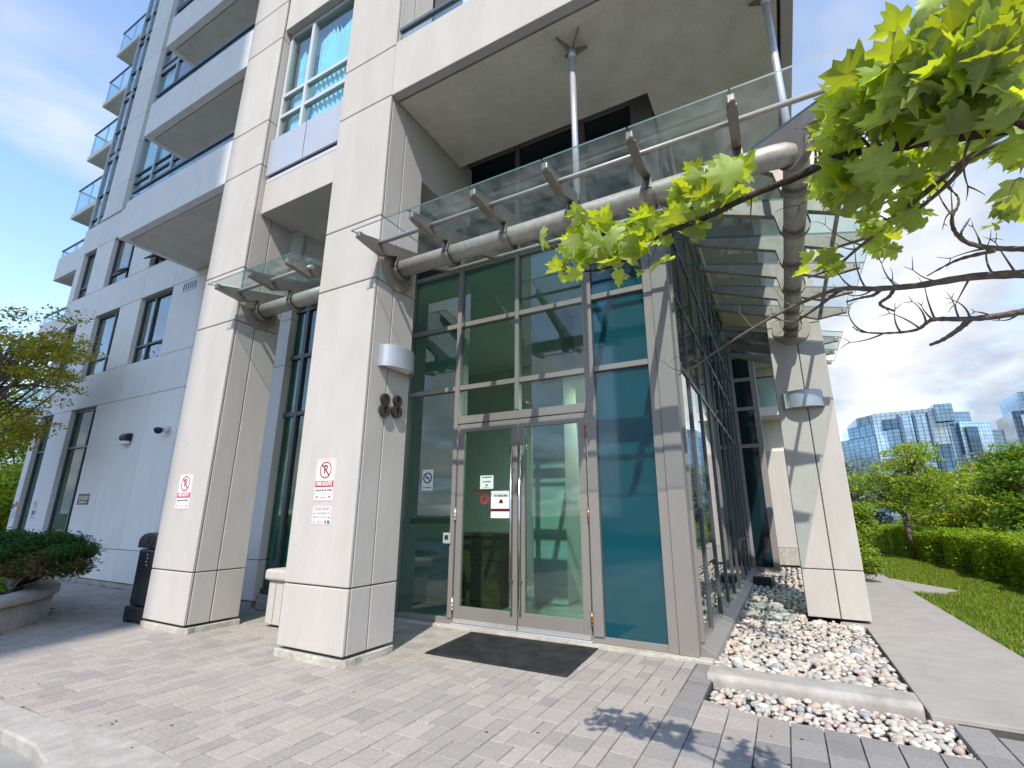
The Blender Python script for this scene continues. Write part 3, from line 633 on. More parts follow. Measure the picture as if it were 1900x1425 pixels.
# --- balconies between wall and column
def balcony(x0, x1, y0, y1, z, par=0.86, glass_h=0.22, left=True):
    b = MB(); b.box(x0, x1, y0, y0+0.13, z, z+par)
    if left: b.box(x0, x0+0.13, y0+0.13, y1, z, z+par)
    pb = b.build('balcony', 'parapet', B, 0.006)
    bx('soffit', 'soffit', pb, x0+(0.15 if left else 0.0), x1, y0+0.15, y1-0.01, z+0.012, z+0.2)
    bx('drip_groove', 'ink', pb, x0+0.10, x1, y0+0.10, y1-0.02, z+0.10, z+0.11)
    bx('pane', 'railglass', pb, x0+0.05, x1, y0+0.055, y0+0.067, z+par, z+par+glass_h)
    bx('rail', 'darkframe', pb, x0+0.02, x1, y0+0.03, y0+0.09, z+par+glass_h, z+par+glass_h+0.045)
    if left:
        bx('pane', 'railglass', pb, x0+0.055, x0+0.067, y0+0.1, y1, z+par, z+par+glass_h); bx('rail', 'darkframe', pb, x0+0.03, x0+0.09, y0+0.1, y1, z+par+glass_h, z+par+glass_h+0.045)
    return pb
for z in (6.68, 9.13, 11.58, 14.03): balcony(-11.0, -7.465, 3.68, 5.19, z)
# --- balconies on the far left end
for k_, z in enumerate((4.15, 6.62, 9.1, 11.52, 13.98, 16.45, 18.92)):
    x0, x1, y0, y1 = -21.1, -17.97, 5.6, 8.2
    solid = 6 < z < 10
    if not solid:
        sl = bx('balcony', 'parapet', B, x0, x1, y0, y1, z, z+0.2, 0.01)
        bx('soffit', 'soffit', sl, x0+0.06, x1, y0+0.06, y1, z-0.008, z+0.02)
        g0, g1 = z+0.2, z+1.15
    else:
        sl = MB().box(x0, x1, y0, y0+.12, z, z+0.85).box(x0, x0+.12, y0+.12, y1, z, z+0.85).build('balcony', 'parapet', B, 0.01)
        bx('soffit', 'soffit', sl, x0+0.13, x1, y0+0.13, y1, z+0.01, z+0.2); g0, g1 = z+0.85, z+1.12
    for i in range(3):
        a = x0+0.04+(x1-x0-0.06)*i/3; b = x0+0.04+(x1-x0-0.06)*(i+1)/3-0.02
        bx('pane', 'railglass', sl, a, b, y0+.03, y0+.042, g0, g1); bx('post', 'whiteframe', sl, a-0.015, a+0.015, y0+.05, y0+.08, g0, g1)
    bx('rail', 'darkframe', sl, x0+.01, x1, y0+.015, y0+.065, g1, g1+.05); bx('pane', 'railglass', sl, x0+.03, x0+.042, y0+.06, y1, g0, g1); bx('rail', 'darkframe', sl, x0+.015, x0+.06, y0+.065, y1, g1, g1+.05)
bx('end_wall', 'wallpanel_shade_lift', B, -17.94, -17.6, 5.45, 26, -0.1, 22)
# --- wall between the two front columns
bm_ = bx('beam', 'precast', B, -6.515, -4.795, 3.80, 4.37, 5.85, 6.40, 0.008)
bx('panel', 'precast', bm_, -6.52+0.01, -4.80, 3.72, 4.1, 9.42, 22, 0.006)
bx('panel', 'soffit', bm_, -6.50, -4.80, 4.38, 5.35, 5.95, 6.3)
wn = window(-6.50, -4.81, 7.18, 9.40, 3.83, vs=[-5.90], hseg=[[8.08, 7.66], [8.08, 7.66]], fm='whiteframe', cur=None, fw=0.06)
def zig(x0, x1, z0, z1, y):
    m = MB(); nn = 46; top = []
    v = []
    for i in range(nn+1):
        xx = x0+(x1-x0)*i/nn; v.append((xx, y+0.02*math.sin(i*1.3), z0))
    for i in range(nn+1):
        xx = x0+(x1-x0)*i/nn; v.append((xx, y+0.02*math.sin(i*1.3), z1-(0.14 if i % 4 == 0 else (0.07 if i % 2 else 0.0))))
    m.add(v, [(i, i+1, nn+2+i, nn+1+i) for i in range(nn)], sm=True); return m
zig(-6.3, -5.95, 7.2, 9.0, 3.93).build('curtain', 'curtain', wn); zig(-5.8, -4.85, 7.2, 9.1, 3.93).build('curtain', 'curtain', wn); bx('pane', 'greencurtain', wn, -6.5, -4.8, 4.3, 4.32, 7.0, 9.4)
sp_ = bx('sill', 'whiteframe', B, -6.505, -4.80, 3.80, 3.95, 6.405, 6.47)
for a, b in ((-6.49, -5.66), (-5.64, -4.81)): bx('spandrel', 'metalpanel', sp_, a, b, 3.765, 3.80, 6.50, 7.175, 0.004)
bx('spandrel_backing', 'joint', sp_, -6.49, -4.82, 3.83, 3.93, 6.475, 7.17)
# --- glazing behind, between the columns
gz = window(-9.2, -5.2, 0.20, 5.55, 5.30, vs=[-8.05, -7.12, -6.1], hs=[3.06, 4.10, 5.0], gm='doorglass', cur='greencurtain', fw=0.07)
bx('plinth', 'footing', gz, -7.4, -5.15, 5.22, 5.5, -0.1, 0.19, 0.01)
bx('wall', 'soffit', B, -7.43, -5.1, 5.27, 5.5, 5.56, 6.6)
bx('wall', 'wallpanel_shade_lift', B, -5.19, -5.05, 5.30, 5.66, -0.1, 7.1)
# --- second floor slab ring over the entrance
rs = MB().box(-3.835, 0.74, 3.68, 3.80, 6.68, 7.56).box(0.62, 0.74, 3.80, 26, 6.68, 7.56).build('slab_edge', 'precast', B, 0.008)
bx('groove', 'ink', rs, -3.83, 0.60, 3.805, 3.85, 6.80, 6.84); bx('groove', 'ink', rs, 0.57, 0.615, 3.86, 26, 6.80, 6.84)
bx('soffit', 'soffit', rs, -3.835, 0.585, 3.835, 5.24, 6.695, 6.9); bx('soffit', 'soffit', rs, -0.90, 0.585, 5.2405, 26, 6.695, 6.9)
bx('soffit_strip', 'soffit', rs, -3.6, 0.2, 3.96, 3.975, 6.69, 6.7)
bx('return_wall', 'precast', rs, -4.2, -3.85, 4.39, 5.60, 5.86, 6.9, 0.006)
bx('floor_slab', 'soffit', rs, -5.0, 0.6, 3.9, 26, 7.2, 7.4)
bx('pane', 'railglass', rs, -3.80, 0.70, 3.735, 3.747, 7.56, 7.78); bx('rail', 'darkframe', rs, -3.82, 0.72, 3.71, 3.77, 7.78, 7.83)
bx('pane', 'railglass', rs, 0.67, 0.682, 3.76, 26, 7.56, 7.78); bx('rail', 'darkframe', rs, 0.65, 0.705, 3.771, 26, 7.78, 7.83)
bx('wall', 'wallpanel_shade_lift', B, -5.0, -1.0, 5.75, 6.0, 7.4, 22); bx('wall', 'wallpanel_shade_lift', B, -1.25, -1.0, 6.0, 26, 7.4, 22)
window(-3.6, -1.4, 7.5, 9.4, 5.66, vs=[-2.5], hs=[8.0]); bx('wall', 'wallpanel_shade_lift', B, -17.6, -5.0, 25.7, 26, 0, 22); bx('wall', 'wallpanel_shade_lift', B, -5.0, -1.25, 25.7, 26, 0, 22)
bx('roof', 'soffit', B, -17.6, -1.0, 5.6, 26, 21.5, 22.2)
# --- entrance curtain wall (plane y 5.69)
Y0 = 5.69; FD = 0.09
ew = MB().box(-5.04, -1.23, Y0, Y0+FD, 0.03, 0.10).build('entrance_glazing', 'frame', B, 0.004)
def mull(name, x0, x1, z0, z1, y0=Y0-0.02, y1=Y0+FD): return bx(name, 'frame', ew, x0, x1, y0, y1, z0, z1, 0.004)
VX = [-4.04, -2.04]
mull('mullion', -4.08, -4.01, 0.101, 7.2); mull('mullion', -2.05, -1.93, 0.101, 7.2); mull('mullion', -3.075, -3.015, 2.80, 7.2); mull('mullion', -5.04, -4.97, 0.101, 7.2)
mull('corner_post', -1.235, -1.13, 0.03, 7.2); mull('corner_post', -1.125, -0.93, 0.03, 7.2, Y0-0.035, Y0+0.18)
HZ = [3.22, 4.22, 5.18, 6.15, 7.12]
for a, b in ((-4.965, -4.085), (-4.005, -3.08), (-3.01, -2.055), (-1.925, -1.24)):
    for z in HZ: bx('transom', 'frame', ew, a, b, Y0-0.014, Y0+FD-0.004, z-0.035, z+0.035, 0.003)
bx('transom', 'frame', ew, -4.005, -2.055, Y0-0.014, Y0+FD-0.004, 2.68, 2.79, 0.003)
def pane(a, b, c, d, m='doorglass'): return bx('pane', m, ew, a, b, Y0+0.03, Y0+0.042, c, d)
rows = [(3.255, 4.185), (4.255, 5.145), (5.215, 6.115), (6.185, 7.085)]
for (a, b) in ((-4.965, -4.085), (-4.005, -3.08), (-3.01, -2.055)):
    for j, (c, d) in enumerate(rows): pane(a, b, c, d, 'doorglass' if j < 2 else 'darkpanel')
    if a > -4.1: pane(a, b, 2.79, 3.185)
    else: pane(a, b, 0.10, 3.185)
pane(-1.925, -1.24, 0.10, 3.185, 'tealpanel')
for j, (c, d) in enumerate(rows): pane(-1.925, -1.24, c, d, 'tealpanel' if j < 2 else 'darkpanel')
# the pair of doors
def door(x0, x1, hinge_left):
    st, z0, z1 = 0.095, 0.07, 2.665
    f = MB(); f.box(x0, x0+st, Y0-0.01, Y0+0.045, z0, z1); f.box(x1-st, x1, Y0-0.01, Y0+0.045, z0, z1); f.box(x0+st, x1-st, Y0-0.01, Y0+0.045, z1-0.115, z1); f.box(x0+st, x1-st, Y0-0.01, Y0+0.045, z0, z0+0.185)
    d = f.build('door', 'frame', B, 0.003)
    bx('pane', 'doorglass', d, x0+st, x1-st, Y0+0.012, Y0+0.022, z0+0.185, z1-0.115)
    bx('sweep', 'alum', d, x0+0.01, x1-0.01, Y0-0.018, Y0-0.011, 0.055, 0.105)
    hx = x1-0.055 if hinge_left else x0+0.055
    m = MB(); m.tube([(hx, Y0-0.085, 0.30), (hx, Y0-0.085, 2.33)], 0.016, 10)
    for z in (0.62, 2.0): m.tube([(hx, Y0-0.085, z), (hx, Y0-0.005, z)], 0.010, 8)
    m.build('pull_handle', 'chrome', d)
    ex = x0-0.012 if hinge_left else x1+0.012
    for z in (2.42, 1.42, 0.28):
        m = MB(); m.tube([(ex, Y0-0.022, z-0.07), (ex, Y0-0.022, z+0.07)], 0.014, 8)
        for q_ in (-.075, -.03, .015, .06): m.tube([(ex, Y0-0.022, z+q_), (ex, Y0-0.022, z+q_+.012)], 0.017, 8)
        m.build('hinge', 'alum' if hinge_left else 'copper', d)
    return d
door(-3.985, -3.035, True); door(-3.02, -2.075, False)
bx('threshold', 'alum', ew, -4.0, -2.06, Y0-0.06, Y0+0.05, 0.0, 0.05, 0.006)
m = MB(); pts = [(-5.05, 5.60)]
for i in range(22): pts.append((-5.0+i*0.195, 5.585+random.uniform(-.02, .012)))
pts += [(-0.80, 5.58), (-0.80, 5.72), (-5.05, 5.72)]
m.prism(pts, 'z', -0.12, 0.028); m.build('sill_base', 'footing', ew, 0.006)
# --- side glazing (plane x -0.93)
sg = bx('side_glazing', 'frame', B, -0.99, -0.925, 5.88, 14.85, 0.06, 0.13, 0.004)
MY = [5.875, 6.67, 7.70, 8.72, 9.75, 10.77, 11.8, 12.82, 13.85, 14.82]
for y_ in MY: bx('mullion', 'darkframe' if y_ > 5.9 else 'frame', sg, -1.0, -0.912 if y_ > 5.9 else -0.90, y_-0.024, y_+0.024, 0.131, 6.68, 0.003)
for i in range(len(MY)-1):
    a, b = MY[i]+0.025, MY[i+1]-0.025
    zs = [0.132]+([0.92] if i >= 6 else [])+[3.22, 4.22, 5.18, 6.15, 6.67]
    for z in zs[1:-1]: bx('transom', 'darkframe', sg, -0.985, -0.920, a, b, z-0.025, z+0.025)
    for c, d in zip(zs[:-1], zs[1:]): bx('pane', 'sideglass', sg, -0.947, -0.938, a, b, c+(0.03 if c > .2 else 0), d-0.03)
m = MB().prism([(-0.93, 0.12), (-0.90, 0.12), (-0.775, 0.055), (-0.765, -0.02), (-0.765, -0.14), (-0.93, -0.14)], 'y', 5.73, 14.8); m.build('flashing', 'frame', sg, 0.003)
# --- projecting bay at the far end of the side wall
by = bx('bay', 'frame', B, -0.92, -0.28, 14.86, 15.4, 0.02, 0.14)
bx('post', 'frame', by, -0.92, -0.84, 14.84, 14.95, 0.141, 6.68); bx('post', 'frame', by, -0.42, -0.28, 14.84, 15.4, 0.141, 6.68)
for z in (3.3, 4.35, 5.2, 5.9): bx('transom', 'frame', by, -0.838, -0.422, 14.845, 14.93, z-0.05, z+0.05)
bx('pane', 'darkpanel', by, -0.838, -0.422, 14.88, 14.9, 0.141, 6.68)
bx('base', 'footing', by, -0.9, -0.2, 14.82, 15.5, -0.12, 0.019)
# --- rear wing beyond the bay
rw = bx('wing_wall', 'precast', B, -0.7, 0.45, 19.0, 19.3, 0.45, 3.6); bx('wing_base', 'footing', rw, -0.7, 0.5, 18.96, 19.3, -0.1, 0.44)
bx('wing_slab', 'parapet', rw, -0.8, 0.5, 18.4, 19.3, 4.75, 5.05); bx('wing_wall_upper', 'soffit', rw, -0.8, 0.4, 19.3, 19.5, 3.6, 6.68)
bx('pane', 'railglass', rw, -0.8, 0.5, 18.45, 18.46, 5.05, 6.1); bx('rail', 'darkframe', rw, -0.8, 0.5, 18.43, 18.48, 6.1, 6.15)
# --- lobby interior
lb = bx('lobby_floor', 'infloor', B, -5.8, -1.0, 5.80, 14.8, -0.1, 0.045)
bx('lobby_back_wall', 'inwall', lb, -9.4, -1.0, 10.6, 10.75, 0.046, 7.1); bx('lobby_side_wall', 'inwall', lb, -9.5, -9.4, 5.6, 10.75, 0.0, 7.1)
bx('lobby_floor', 'infloor', lb, -9.4, -5.81, 5.6, 10.6, -0.1, 0.044)
bx('lobby_ceiling', 'inwall', lb, -9.4, -1.0, 5.80, 14.8, 5.10, 5.2); bx('lobby_soffit', 'inwall', lb, -3.6, -1.05, 7.6, 10.55, 3.7, 3.9)
pq = bx('lobby_pillar', 'precast', lb, -3.75, -3.15, 7.6, 8.2, 0.05, 5.09, 0.01); bx('lobby_partition', 'inwall', lb, -6.6, -5.0, 7.2, 7.35, 0.05, 5.05)
m = MB().box(-4.75, -3.9, 6.75, 7.35, 0.05, 1.08).box(-4.8, -3.85, 6.7, 7.4, 1.08, 1.13); m.build('lobby_desk', 'wood', lb, 0.01)
bx('lobby_rail', 'ink', lb, -4.96, -4.08, 5.86, 5.90, 1.28, 1.36)
bx('lobby_doorway', 'darkpanel', lb, -2.5, -1.9, 10.55, 10.59, 0.05, 2.3); bx('lobby_notice', 'paper', lb, -3.1, -2.75, 10.56, 10.59, 1.4, 1.9)
for (a, b) in ((-2.62, 8.6), (-2.1, 8.9), (-3.2, 9.6), (-1.6, 9.6)):  # visible downlights plus extra ones added to brighten the lobby
    m = MB(); m.lathe([(0.0, 0), (0.09, 0), (0.10, 0.012), (0.0, 0.012)], (a, b, 3.685), 16); m.build('downlight_and_fill', 'downlight_and_fill', lb)

# ================================================================== CANOPIES
PZ, PRAD = 4.315, 0.102
SL = 0.25
def zt(u): return 4.43+SL*(u+0.68)           # top of fin / underside of glass; u from outer (-) to inner (+)
def fin_profile(inner=1.10, outer=-0.68, s=1.0):
    pr = [(outer*s, zt(-0.68)), (outer*s, zt(-0.68)-0.055), ((-0.36)*s, 4.335), ((-0.12)*s, 4.435)]
    ring_ = []
    for k_ in range(9):
        a = math.pi*(1.05+0.9*k_/8); ring_.append((math.cos(a)*(PRAD+.04), PZ+math.sin(a)*(PRAD+.04)))
    pr += ring_+[(0.17, 4.46), (inner*s, zt(inner)-0.07), (inner*s, zt(inner))]
    return pr
def fin(parent, base, du, inner=1.10, s=1.0, th=0.028, name='fin'):
    """plate standing across the pipe; base=(x,y) on the pipe axis, du=unit vector towards the wall"""
    pr = fin_profile(inner, s=s); nx, ny = -du[1], du[0]; m = MB(); n = len(pr)
    v = [(base[0]+du[0]*u_+nx*t, base[1]+du[1]*u_+ny*t, z_) for t in (-th/2, th/2) for (u_, z_) in pr]
    m.add(v, [list(range(n))[::-1], list(range(n, 2*n))]+[[i, (i+1) % n, n+(i+1) % n, n+i] for i in range(n)])
    f = m.build(name, 'finsteel', parent)
    m = MB()                                   # flange along the lower edge
    low = [q_ for q_ in pr[1:-1]]
    for (p_, q_) in zip(low[:-1], low[1:]):
        w_ = 0.038
        vv = [(base[0]+du[0]*u_+nx*t, base[1]+du[1]*u_+ny*t, z_+dz) for dz in (0.0, -0.012) for t in (-w_, w_) for (u_, z_) in (p_, q_)]
        m.add(vv, [(0, 1, 3, 2), (4, 6, 7, 5), (0, 4, 5, 1), (2, 3, 7, 6), (0, 2, 6, 4), (1, 5, 7, 3)])
    m.build('flange', 'finsteel', f)
    m = MB(); tipx = base[0]+du[0]*(-0.70*s); tipy = base[1]+du[1]*(-0.70*s)
    m.box(tipx-0.03, tipx+0.03, tipy-0.03, tipy+0.03, zt(-.68)-0.075, zt(-.68)+0.004); m.build('clamp', 'finsteel', f, 0.01)
    return f
GT = 0.016
def gpane(parent, quad):
    """quad: four (x,y,z) underside corners"""
    m = MB(); q2 = [(a, b, c+GT) for a, b, c in quad]
    m.add(list(quad)+q2, [(3, 2, 1, 0), (4, 5, 6, 7)], 0); m.add(list(quad)+q2, [(0, 1, 5, 4), (1, 2, 6, 5), (2, 3, 7, 6), (3, 0, 4, 7)], 1)
    return m.build('pane', ['canopyglass', 'glassedge'], parent)
def zg(u): return zt(u)+0.012
def disk(parent, c, axis, r_=0.26):
    m = MB(); n = 36
    if axis == 'x': m.prism([(c[1]+r_*math.cos(2*math.pi*i/n), c[2]+r_*math.sin(2*math.pi*i/n)) for i in range(n)], 'x', c[0]-0.012, c[0]+0.012)
    else: m.prism([(c[0]+r_*math.cos(2*math.pi*i/n), c[2]+r_*math.sin(2*math.pi*i/n)) for i in range(n)], 'y', c[1]-0.012, c[1]+0.012)
    return m.build('base_plate', 'disksteel', parent, 0.003)
YP, XP = 4.03, 0.45
UO = -0.78; UI = 1.30
C1 = thing('entrance_canopy', 'large glass entrance canopy on a bent steel pipe between the 88 column and right column', 'canopy', (-1.5, YP, PZ))
pp = [(-3.80, YP, PZ), (-2, YP, PZ), (0, YP, PZ), (0.25, YP, PZ), (0.35, YP+.015, PZ), (0.425, YP+.075, PZ), (XP, YP+.18, PZ), (XP, 5, PZ), (XP, 7, PZ), (XP, 8.60, PZ)]
MB().tube(pp, PRAD, 20).build('pipe', 'steel', C1)
disk(C1, (-3.825, YP, 4.29), 'x'); disk(C1, (XP, 8.615, 4.36), 'y', 0.27)
FX = [-3.77, -3.02, -2.26, -1.50, -0.74, 0.02]
for x_ in FX: fin(C1, (x_, YP), (0, 1), inner=min(1.10, (YP+XP-x_)-YP-0.04) if x_ > -0.65 else 1.10)
FY = [4.47, 5.22, 5.98, 6.74, 7.50, 8.26]
for y_ in FY: fin(C1, (XP, y_), (-1, 0), inner=min(1.10, y_-YP+0.0-0.04) if y_ < 5.1 else 1.10)
fin(C1, (XP-.02, YP+.02), (-math.sqrt(.5), math.sqrt(.5)), inner=1.10, s=1.41, name='corner_fin')
ge = [-3.82]+[x_-0.008 for x_ in FX[1:]]
gs = [-3.82]+[x_+0.008 for x_ in FX[1:]]
for i in range(5):
    a, b = gs[i], FX[i+1]-0.008
    gpane(C1, [(a, YP+UO, zg(UO)), (b, YP+UO, zg(UO)), (b, YP+UI, zg(UI)) if b < -0.85 else (b, YP+min(UI, XP-b), zg(min(UI, XP-b))), (a, YP+UI, zg(UI)) if a < -0.85 else (a, YP+min(UI, XP-a), zg(min(UI, XP-a)))])
a = FX[5]+0.008                                # corner panes, mitred on the diagonal
gpane(C1, [(a, YP+UO, zg(UO)), (XP-UO-.006, YP+UO, zg(UO)), (XP-.1, YP+.1-.01, zg(.1)), (a, YP+(XP-a)-.01, zg(XP-a))])
gpane(C1, [(XP-UO, YP+UO+.006, zg(UO)), (XP-UO, FY[0]-.008, zg(UO)), (XP-(FY[0]-YP)+.012, FY[0]-.008, zg(FY[0]-YP)), (XP-.1+.01, YP+.1, zg(.1))])
for i in range(len(FY)):
    a = FY[i]+0.008; b = FY[i+1]-0.008 if i < len(FY)-1 else 8.60
    ua, ub = min(UI, a-YP), min(UI, b-YP)
    gpane(C1, [(XP-UO, a, zg(UO)), (XP-UO, b, zg(UO)), (XP-ub, b, zg(ub)), (XP-ua, a, zg(ua))])
UR = -0.41
m = MB(); m.tube([(-3.80, YP+UR, zt(UR)-.045), (XP-UR, YP+UR, zt(UR)-.045), (XP-UR, 8.28, zt(UR)-.045)], 0.026, 10); m.build('rod', 'rodsteel', C1)
UR2 = 1.02
m = MB(); m.tube([(-3.8, YP+UR2, zt(UR2)-.06), (XP-UR2, YP+UR2, zt(UR2)-.06), (XP-UR2, 8.28, zt(UR2)-.06)], 0.026, 10); m.build('rod', 'rodsteel', C1)
def strut(parent, x_, y_):
    m = MB(); m.tube([(x_, y_, 4.55), (x_, y_, 6.50)], 0.034, 12); m.tube([(x_, y_, 6.44), (x_, y_, 6.56)], 0.042, 12); s_ = m.build('strut', 'strut', parent)
    m = MB()
    for k_ in range(4):
        a = math.pi/4+k_*math.pi/2; c_, n_ = math.cos(a), math.sin(a); px_, py_ = -n_*.006, c_*.006
        pts = [(0.01, 6.40), (0.05, 6.50), (0.20, 6.68), (0.19, 6.693), (0.01, 6.60)]
        v = [(x_+c_*r_+px_*t, y_+n_*r_+py_*t, z_) for t in (-1, 1) for r_, z_ in pts]
        m.add(v, [(0, 1, 2, 3, 4), (9, 8, 7, 6, 5)]+[(i, (i+1) % 5, 5+(i+1) % 5, 5+i) for i in range(5)])
    m.build('bracket', 'finsteel', s_)
strut(C1, -1.50, 4.12); strut(C1, 0.46, 4.50)
C2 = thing('side_canopy', 'small glass canopy bridging the gap between the two left columns', 'canopy', (-5.6, YP, PZ))
MB().tube([(-6.50, YP, PZ), (-4.81, YP, PZ)], PRAD, 20).build('pipe', 'steel', C2); disk(C2, (-6.505, YP, 4.30), 'x')
for x_ in (-6.42, -5.70, -4.98): fin(C2, (x_, YP), (0, 1), inner=1.0)
for a, b in ((-6.50, -5.708), (-5.692, -4.988), (-4.972, -4.80)):
    gpane(C2, [(a-(0.03 if a < -6 else 0), YP+UO, zg(UO)), (b, YP+UO, zg(UO)), (b, YP+1.1, zg(1.1)), (a-(0.0 if a < -6 else 0), YP+1.1, zg(1.1))])
MB().tube([(-6.48, YP+UR, zt(UR)-.045), (-4.9, YP+UR, zt(UR)-.045)], 0.026, 10).build('rod', 'rodsteel', C2)
C3 = thing('far_canopy', 'further glass canopy continuing along the side wall behind the right column', 'canopy', (XP, 10.5, PZ))
MB().tube([(XP, 9.34, PZ), (XP, 12.4, PZ)], PRAD, 16).build('pipe', 'steel', C3)
for y_ in (9.65, 10.4, 11.1): fin(C3, (XP, y_), (-1, 0))
for a, b in ((9.36, 9.64), (9.66, 10.39), (10.41, 11.15)): gpane(C3, [(XP-UO, a, zg(UO)), (XP-UO, b, zg(UO)), (XP-UI, b, zg(UI)), (XP-UI, a, zg(UI))])

# ================================================================== FITTINGS ON THE BUILDING
def wall_lamp(loc, rotz, label):
    """curved half-drum wall light, back on the wall, facing local -y"""
    t = thing('wall_lamp', label, 'lamp', loc, 'curved wall lamps on the columns'); t.rotation_euler = (0, 0, R(rotz))
    m = MB(); n = 20; W_, D_ = 0.27, 0.19
    arc = [(W_*math.cos(math.pi*(1+i/n)), D_*math.sin(math.pi*(1+i/n))) for i in range(n+1)]
    v = [(a, b, 0.0) for a, b in arc]+[(a*1.0, b*1.0, 0.25) for a, b in arc]+[(a*.93, b*.93, 0.265) for a, b in arc]+[(a*.94, b*.94, 0.0) for a, b in arc]
    k_ = n+1; f = []
    for i in range(n): f += [(i, i+1, k_+i+1, k_+i)]
    m.add(v[:2*k_], f, sm=True); m.add(v, [(k_+i, k_+i+1, 2*k_+i+1, 2*k_+i) for i in range(n)]); m.add(v, [(3*k_+i+1, 3*k_+i, i, i+1) for i in range(n)]); m.add([v[2*k_+i] for i in range(k_)], [list(range(k_))])
    m.build('shade', 'lamp', t, off=(0, 0, 0)); MB().box(-.25, .25, -.012, -.001, .01, .25).build('back_plate', 'lamp', t, off=(0, 0, 0))
    MB().prism([(a*.9, b*.85) for a, b in arc], 'z', 0.018, 0.026).build('lens', 'lens', t, off=(0, 0, 0))
    return t
wall_lamp((-3.838, 4.10, 3.03), 90, 'curved grey wall lamp above the number 88')
wall_lamp((0.465, 8.628, 3.04), 0, 'curved grey wall lamp on the right-hand column beside the stones')
def digit(y_, z_, label):
    t = thing('house_number', label, 'house number', (-3.84, y_, z_), 'bronze house number digits'); m = MB()
    for (cz, ro, ri, ex) in ((0.066, 0.064, 0.032, 1.12), (-0.062, 0.074, 0.037, 1.14)):
        n = 28
        o_ = [(ro*ex*0.95*math.cos(2*math.pi*i/n), cz+ro*math.sin(2*math.pi*i/n)) for i in range(n)]
        q_ = [(ri*0.80*math.cos(2*math.pi*i/n+.25), cz+ri*1.28*math.sin(2*math.pi*i/n+.25)) for i in range(n)]
        mk = lambda p_, x_: (x_, p_[0], p_[1])
        v = [mk(p_, 0.012) for p_ in o_]+[mk(p_, 0.012) for p_ in q_]+[mk(p_, 0.045) for p_ in o_]+[mk(p_, 0.045) for p_ in q_]
        f = []
        for i in range(n):
            j = (i+1) % n; f += [(i, n+i, n+j, j), (2*n+i, 2*n+j, 3*n+j, 3*n+i), (i, j, 2*n+j, 2*n+i), (n+j, n+i, 3*n+i, 3*n+j)]
        m.add(v, f)
    m.tube([(0.0, 0.0, 0.10), (0.012, 0.0, 0.10)], .006, 6); m.tube([(0.0, 0.0, -0.1), (0.012, 0.0, -0.1)], .006, 6)
    m.build('numeral', 'bronze', t, off=(0, 0, 0)); return t
digit(3.965, 2.60, 'bronze numeral eight, the one nearer the column front edge'); digit(4.165, 2.62, 'bronze numeral eight, the one nearer the glass doors')

def sign_plate(name, label, x0, x1, z0, z1, y, mat='white', group=None, edge=None):
    t = thing(name, label, 'sign', ((x0+x1)/2, y, z0), group); pl_ = bx('plate', mat, t, x0, x1, y-0.004, y-0.0005, z0, z1)
    if edge:
        e = 0.006; m = MB()
        for (a, b, c, d) in ((x0+e, x1-e, z0+e, z0+e*1.8), (x0+e, x1-e, z1-e*1.8, z1-e), (x0+e, x0+e*1.8, z0+e*1.8, z1-e*1.8), (x1-e*1.8, x1-e, z0+e*1.8, z1-e*1.8)): m.box(a, b, y-0.0046, y-0.0041, c, d)
        m.build('border', edge, t)
    return t
def arrow(m, x_, z_, s, dirn, y0, y1):
    m.prism([(x_-s*dirn, z_-s*.3), (x_, z_-s*.3), (x_, z_-s*.8), (x_+s*dirn, z_), (x_, z_+s*.8), (x_, z_+s*.3), (x_-s*dirn, z_+s*.3)], 'y', y0, y1)
def prohibition(t, cx, cz, r_, y, sym='P', mat='red'):
    m = MB(); m.ring((cx, cz), r_*.84, r_, y-0.0064, y-0.0056)
    d = r_*.66; w_ = r_*.075
    m.prism([(cx-d-w_, cz+d-w_), (cx-d+w_, cz+d+w_), (cx+d+w_, cz-d+w_), (cx+d-w_, cz-d-w_)], 'y', y-0.0064, y-0.0056); m.build('prohibition_ring', mat, t)
    if sym == 'P': text('P', r_*1.5, (cx, y-0.0050, cz), 'ink', t, sx=0.85, bold=0.002)
    else:
        m = MB().box(cx-r_*.5, cx+r_*.3, y-0.0052, y-0.0046, cz-r_*.08, cz+r_*.08); m.box(cx+r_*.34, cx+r_*.5, y-0.0052, y-0.0046, cz-r_*.08, cz+r_*.08); m.build('symbol', 'ink', t)
def fire_route(label, x0, x1, z0, z1, y):
    t = sign_plate('fire_route_sign', label, x0, x1, z0, z1, y, group='fire route signs on the columns', edge='red'); W_, H_ = x1-x0, z1-z0; cx = (x0+x1)/2
    prohibition(t, cx, z1-H_*.265, W_*.31, y)
    bx('band', 'red', t, x0+.008, x1-.008, y-.0055, y-.0041, z0+H_*.33, z0+H_*.475)
    text('FIRE ROUTE', H_*.125, (cx, y-.0062, z0+H_*.405), 'white', t, sx=0.80, bold=0.0018)
    text('VEHICLES WILL BE TOWED', H_*.058, (cx, y-.0050, z0+H_*.25), 'ink', t, sx=0.80, bold=0.0008)
    bx('rule', 'red', t, x0+.014, x1-.014, y-.0047, y-.0041, z0+H_*.178, z0+H_*.186)
    m = MB(); arrow(m, x0+W_*.17, z0+H_*.10, .02, -1, y-.0055, y-.0045); arrow(m, x1-W_*.17, z0+H_*.10, .02, 1, y-.0055, y-.0045); m.build('arrows', 'red', t)
    m = MB(); m.box(cx-.045, cx+.045, y-.0050, y-.0043, z0+H_*.085, z0+H_*.10); m.build('fine_print', 'ink', t); return t
fire_route('red and white fire route sign on the column with the number 88', -4.47, -4.175, 1.54, 1.99, 3.68)
fire_route('red and white fire route sign on the left column beside the black bin', -7.165, -6.845, 1.46, 1.915, 3.68)
t = sign_plate('delivery_sign', 'white package delivery sign with red arrow below the fire route sign', -4.46, -4.175, 1.30, 1.485, 3.68, edge='red')
